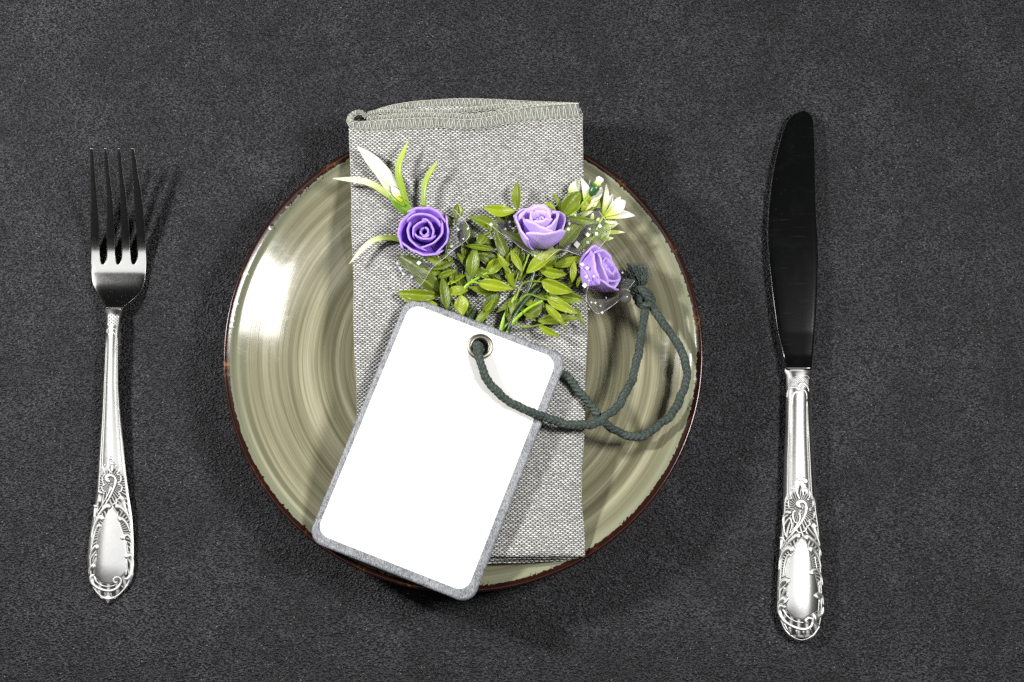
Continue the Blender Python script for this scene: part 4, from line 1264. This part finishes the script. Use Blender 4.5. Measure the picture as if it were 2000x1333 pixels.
# left sprig of blades
for pts, ws, mk in [
    ([(782, 396, 3.1), (752, 345, 3.2), (724, 312, 3.3), (697, 285, 3.35)], [12, 30, 26, 2], 'whiteblade'),
    ([(792, 402, 3.1), (757, 380, 3.2), (715, 356, 3.35), (650, 349, 3.3)], [8, 13, 13, 2], 'pale'),
    ([(797, 402, 3.1), (786, 370, 3.3), (778, 328, 3.5), (798, 273, 3.6)], [8, 13, 12, 1], 'green'),
    ([(828, 404, 3.2), (827, 385, 3.3), (832, 352, 3.4), (856, 313, 3.5)], [9, 10, 10, 1], 'green'),
    ([(790, 472, 3.0), (757, 465, 3.1), (722, 475, 3.15), (682, 516, 3.1)], [9, 11, 10, 1], 'pale'),
    ([(786, 394, 3.15), (774, 378, 3.25), (764, 362, 3.3)], [8, 16, 2], 'white'),
    ([(802, 418, 3.0), (780, 398, 3.1), (762, 382, 3.2)], [18, 26, 8], 'sheath'),
]:
    C = spline([W(*q) for q in pts], 26)
    wd = smooth_interp(np.linspace(0, 1, 26), np.linspace(0, 1, len(ws)), ws) / PXC / 2
    T = np.gradient(C, axis=0); T /= np.linalg.norm(T, axis=1)[:, None]
    sd = np.cross(T, [0, 0, 1.0]); sd /= np.linalg.norm(sd, axis=1)[:, None]
    v = np.linspace(-1, 1, 7)
    G = C[:, None] + sd[:, None] * (wd[:, None] * v)[..., None] + np.array([0, 0, 1.0]) * (np.abs(v)**1.3 * 0.45 * wd[:, None])[..., None]
    V, F, U = shell(G, 0.03)
    g = Geo(); g.add(V, F, U)
    link('grass_blade', g, M[mk], bunch, bunch)
# stems of the bunch
for pts, w, mk in [
    ([(965, 668, 2.7), (985, 634, 2.85), (1008, 600, 3.0), (1034, 562, 3.1), (1050, 500, 3.2)], 11, 'stem2'),
    ([(972, 672, 2.75), (984, 622, 3.0), (1000, 590, 3.05), (1012, 566, 3.05)], 8, 'stem0'),
    ([(990, 664, 2.75), (995, 640, 3.0), (1012, 606, 3.05), (1044, 570, 3.1), (1090, 540, 3.1)], 9, 'stem2'),
    ([(985, 672, 2.75), (992, 648, 2.95), (1003, 628, 3.05), (1030, 604, 3.1), (1060, 588, 3.2)], 8, 'stem0'),
    ([(975, 662, 2.7), (1000, 622, 2.85), (1030, 590, 2.95), (1090, 556, 2.95), (1150, 545, 2.9)], 9, 'stem2'),
    ([(970, 655, 2.75), (1000, 628, 3.0), (1020, 639, 3.05), (1050, 636, 3.05), (1090, 626, 3.05)], 5, 'stem1'),
    ([(1005, 588, 3.1), (1020, 556, 3.15), (1040, 550, 3.2), (1068, 552, 3.3)], 5, 'stem1'),
    ([(1004, 600, 3.05), (1030, 576, 3.15), (1060, 584, 3.2), (1090, 590, 3.2)], 5, 'stem1'),
    ([(1010, 590, 3.05), (1040, 560, 3.1), (1060, 540, 3.15), (1082, 518, 3.2)], 5, 'stem1'),
    ([(1003, 566, 3.1), (1010, 540, 3.2), (1022, 510, 3.2), (1024, 480, 3.2)], 5, 'stem1'),
    ([(990, 545, 3.15), (984, 520, 3.2), (970, 480, 3.2), (958, 455, 3.2)], 5, 'stem1'),
    ([(1016, 540, 3.2), (1024, 520, 3.3), (1033, 497, 3.35)], 5, 'stem0'),
    ([(895, 585, 2.85), (908, 562, 3.0), (924, 549, 3.1), (952, 533, 3.15)], 7, 'stem0'),
    ([(922, 550, 3.08), (920, 530, 3.05), (914, 505, 3.0)], 6, 'stem1'),
    ([(918, 552, 3.08), (930, 552, 3.12), (940, 557, 3.15)], 5, 'stem0'),
    ([(930, 640, 2.7), (905, 590, 2.7), (885, 555, 2.8), (860, 520, 2.95), (840, 490, 3.1)], 15, 'stem2'),
    ([(935, 640, 2.7), (908, 580, 2.72), (885, 530, 2.85), (870, 500, 2.95), (880, 440, 2.95)], 9, 'stem2'),
    ([(925, 645, 2.7), (880, 590, 2.75), (862, 572, 2.8), (840, 560, 2.8)], 6, 'stem1'),
    ([(945, 640, 2.7), (950, 615, 2.85), (962, 590, 2.95)], 5, 'stem2'),
    ([(940, 462, 3.15), (955, 455, 3.15), (972, 445, 3.15)], 5, 'stem1'),
    ([(895, 600, 2.8), (900, 560, 2.85), (905, 520, 2.9), (900, 480, 2.95)], 6, 'stem2'),
    ([(1000, 545, 3.2), (996, 532, 3.3), (988, 520, 3.35)], 8, 'stem1'),
]:
    stem(pts, w, M[mk])
# cut stub, a little open tube
V, F, U = tube(spline([W(1002, 560, 3.1), W(998, 548, 3.25), W(996, 533, 3.4)], 12), np.linspace(0.10, 0.17, 12), 10, False)
g = Geo(); g.add(V, F); link('stem_stub', g, M['leaf0'], bunch, bunch)


# roses
def rose(cpx, cpy, cz, R, axis, mat, label, petals, H=1.0, spin=0.0):
    ax = np.asarray(axis, float); ax /= np.linalg.norm(ax)
    e1 = np.cross(ax, [0.3, 1, 0.1]); e1 /= np.linalg.norm(e1); e2 = np.cross(ax, e1)
    c = W(cpx, cpy, cz)
    core = None
    for k, (rad, hh, a0, half, sp, flare, tip) in enumerate(petals):
        nu, nv = 14, 22
        ph = rng.random(4) * 6.28
        A = np.linspace(-1, 1, nv)
        G = np.zeros((nu, nv, 3))
        for i in range(nu):
            t = i / (nu - 1)
            for j in range(nv):
                a = A[j]
                az = math.radians(a0 + spin + a * half)
                top = hh * (1 - tip * abs(a)**2.4 + 0.025 * math.sin(5 * a + ph[0]) + 0.012 * math.sin(13 * a + ph[1]))
                z = t * top
                tt = z / max(hh, .01)
                rr = rad * (0.30 + 0.70 * math.sin(min(1, tt * 1.25) * math.pi / 2)**0.8) + sp * a * rad
                rr *= 1 + 0.035 * math.sin(4 * a + ph[2]) * tt + 0.012 * math.sin(11 * a + ph[3]) * tt
                rr *= 1 - 0.17 * (1 - a * a) * (rad > 0.3)
                rr += flare * rad * max(0, tt - 0.65)**1.5 * 2.6
                G[i, j] = c + R * (e1 * math.cos(az) * rr + e2 * math.sin(az) * rr + ax * (z - 0.55) * H)
        edge = np.linspace(1, 0, nu)[:, None]
        thk = 0.10 * np.minimum(1, 0.62 + edge * 2.0) * np.minimum(1, 0.5 + (1 - np.abs(A)) * 5)
        V, F, U = shell(G, thk)
        g = Geo(); g.add(V, F, U)
        if core is None:
            core = link('rose', g, mat, bunch, bunch); core['label'] = label
        else:
            link('petal', g, mat, core, bunch)
    return core


# radius, height, azimuth, half width (deg), spiral, flare, edge drop
PET = [
    (0.15, 0.86, 20, 100, 0.08, 0.0, 0.10), (0.16, 0.84, 200, 100, 0.08, 0.0, 0.10), (0.22, 0.80, 120, 95, 0.08, 0.0, 0.15),
    (0.42, 1.00, 92, 76, 0.12, 0.05, 0.16), (0.43, 0.98, 215, 72, 0.12, 0.05, 0.16), (0.43, 1.00, 330, 74, 0.12, 0.05, 0.16),
    (0.71, 1.00, 38, 66, 0.10, 0.16, 0.18), (0.72, 0.98, 150, 74, 0.10, 0.16, 0.18), (0.73, 0.97, 270, 70, 0.10, 0.16, 0.18),
    (0.98, 0.86, 85, 58, 0.06, 0.24, 0.22), (0.99, 0.84, 178, 52, 0.06, 0.24, 0.22), (1.0, 0.85, 262, 54, 0.06, 0.24, 0.22), (1.0, 0.87, 350, 56, 0.06, 0.24, 0.22),
]
rose(829, 456, 3.75, 1.03, (0.02, -0.02, 1), M['rose_a'], 'deep violet rose seen from straight above', PET, 1.15, 10)
rose(1054, 446, 3.75, 1.05, (0.05, 0.62, 0.78), M['rose_b'], 'pale lavender rose opening towards the top', PET, 1.45, 40)
rose(1170, 531, 3.35, 1.0, (0.78, 0.30, 0.50), M['rose_c'], 'lilac rose lying on its side at the right', PET, 1.30, 100)


# tulle
def tulle(inner, outer, n=60, m=14, ruff=0.10, freq=5.0, hem_r=0.007):
    a = spline([W(*q) for q in inner], n); b = spline([W(*q) for q in outer], n)
    G = np.zeros((n, m, 3)); s = np.linspace(0, 1, n)
    for j in range(m):
        t = j / (m - 1)
        G[:, j] = a * (1 - t) + b * t + np.array([0, 0, 1.0]) * (ruff * t * np.sin(2 * np.pi * freq * s) + 0.12 * math.sin(math.pi * t))[:, None]
    La = np.r_[0, np.cumsum(np.linalg.norm(np.diff((a + b) / 2, axis=0), axis=1))]
    wv = np.linalg.norm(b - a, axis=1).mean()
    uv = np.stack(np.broadcast_arrays(La[:, None], np.linspace(0, wv, m)[None, :]), -1)
    g = Geo(); g.add(G.reshape(-1, 3), grid_faces(n, m), uv.reshape(-1, 2))
    o = link('tulle', g, M['net'], bunch, bunch)
    V, F, U = tube(G[:, -1], hem_r * (1 + 0.4 * np.sin(s * 60)), 6)
    g = Geo(); g.add(V, F); link('tulle_edge', g, M['nethem'], o, bunch)


tulle([(880, 400, 3.3), (886, 440, 3.4), (876, 485, 3.4), (845, 508, 3.4), (800, 505, 3.3), (785, 480, 3.2)],
      [(872, 392, 3.2), (918, 452, 3.75), (882, 492, 3.75), (846, 522, 3.7), (814, 560, 3.3), (776, 520, 3.0)], ruff=0.04)
tulle([(1000, 430, 3.3), (1012, 470, 3.5), (1050, 492, 3.55), (1090, 478, 3.5), (1105, 445, 3.4), (1108, 420, 3.35)],
      [(950, 436, 3.5), (988, 462, 3.6), (1030, 492, 3.7), (1062, 508, 3.7), (1084, 494, 3.7), (1102, 488, 3.65), (1150, 500, 3.55), (1192, 452, 3.3), (1170, 412, 3.3)], n=80, ruff=0.05, freq=7)
tulle([(1128, 500, 3.3), (1136, 540, 3.35), (1142, 575, 3.3), (1175, 585, 3.2), (1208, 575, 3.1), (1214, 545, 3.0)],
      [(1132, 520, 3.9), (1150, 545, 4.1), (1146, 585, 3.5), (1168, 612, 3.0), (1205, 590, 2.9), (1240, 548, 3.0)], n=70, ruff=0.06)
# sequins caught in the net
for x, y, z, w in [(1127, 446, 3.75, 8), (1148, 459, 3.7, 7), (1152, 448, 3.7, 5), (1127, 478, 3.8, 12), (1165, 457, 3.65, 7), (1172, 442, 3.6, 6), (1110, 448, 3.7, 6), (1148, 474, 3.7, 7), (1112, 436, 3.7, 5), (1124, 420, 3.6, 4), (1140, 488, 3.7, 5),
                   (1137, 517, 4.2, 6), (1147, 524, 4.25, 6), (1145, 541, 4.3, 5), (1160, 540, 4.4, 5), (1142, 558, 4.1, 7), (1151, 548, 4.3, 4), (1143, 551, 4.1, 5), (1184, 582, 3.3, 6), (1219, 547, 3.2, 5), (1209, 549, 3.3, 4), (1173, 598, 3.1, 5), (1155, 591, 3.3, 4), (1163, 592, 3.3, 4), (1176, 611, 3.0, 4), (1216, 533, 3.2, 4), (1150, 604, 3.1, 3),
                   (895, 449, 3.8, 5), (882, 481, 3.85, 6), (905, 467, 3.8, 4), (914, 447, 3.8, 4), (893, 465, 3.8, 4), (818, 514, 3.5, 7), (796, 521, 3.1, 5), (788, 536, 3.05, 6), (804, 541, 3.05, 6), (782, 525, 3.0, 5), (776, 515, 3.0, 5), (959, 439, 3.65, 6), (995, 434, 3.6, 5), (987, 448, 3.65, 4), (1020, 489, 3.75, 5), (1045, 500, 3.8, 5), (1112, 438, 3.7, 4)]:
    c = W(x, y, z); h = w / PXC / 2 * 0.78
    ca, sa = math.cos(rng.random() * 1.5), math.sin(rng.random() * 1.5)
    e1 = np.array([ca, sa, rng.normal(0, .25)]); e2 = np.array([-sa, ca, rng.normal(0, .25)])
    nn = np.cross(e1, e2); nn /= np.linalg.norm(nn)
    q = [c + e1 * h * a + e2 * h * b + nn * k for k in (0.008, -0.008) for a, b in ((-1, -1), (1, -1), (1, 1), (-1, 1))]
    g = Geo(); g.add(q, [(0, 1, 2, 3), (7, 6, 5, 4), (0, 4, 5, 1), (1, 5, 6, 2), (2, 6, 7, 3), (3, 7, 4, 0)])
    link('sequin', g, M['sequin'], bunch, bunch, smooth=False)
# pearl bead beside the knot
c = W(1221, 580, 3.0); t = np.linspace(0, np.pi, 16)
V, F, U = tube(c + np.array([0.25, -1, 0.2])[None] * 0.28 * -np.cos(t)[:, None], 0.25 * np.sin(t) + 0.004, 24)
g = Geo(); g.add(V, F); link('pearl_bead', g, M['bead'], bunch, bunch)
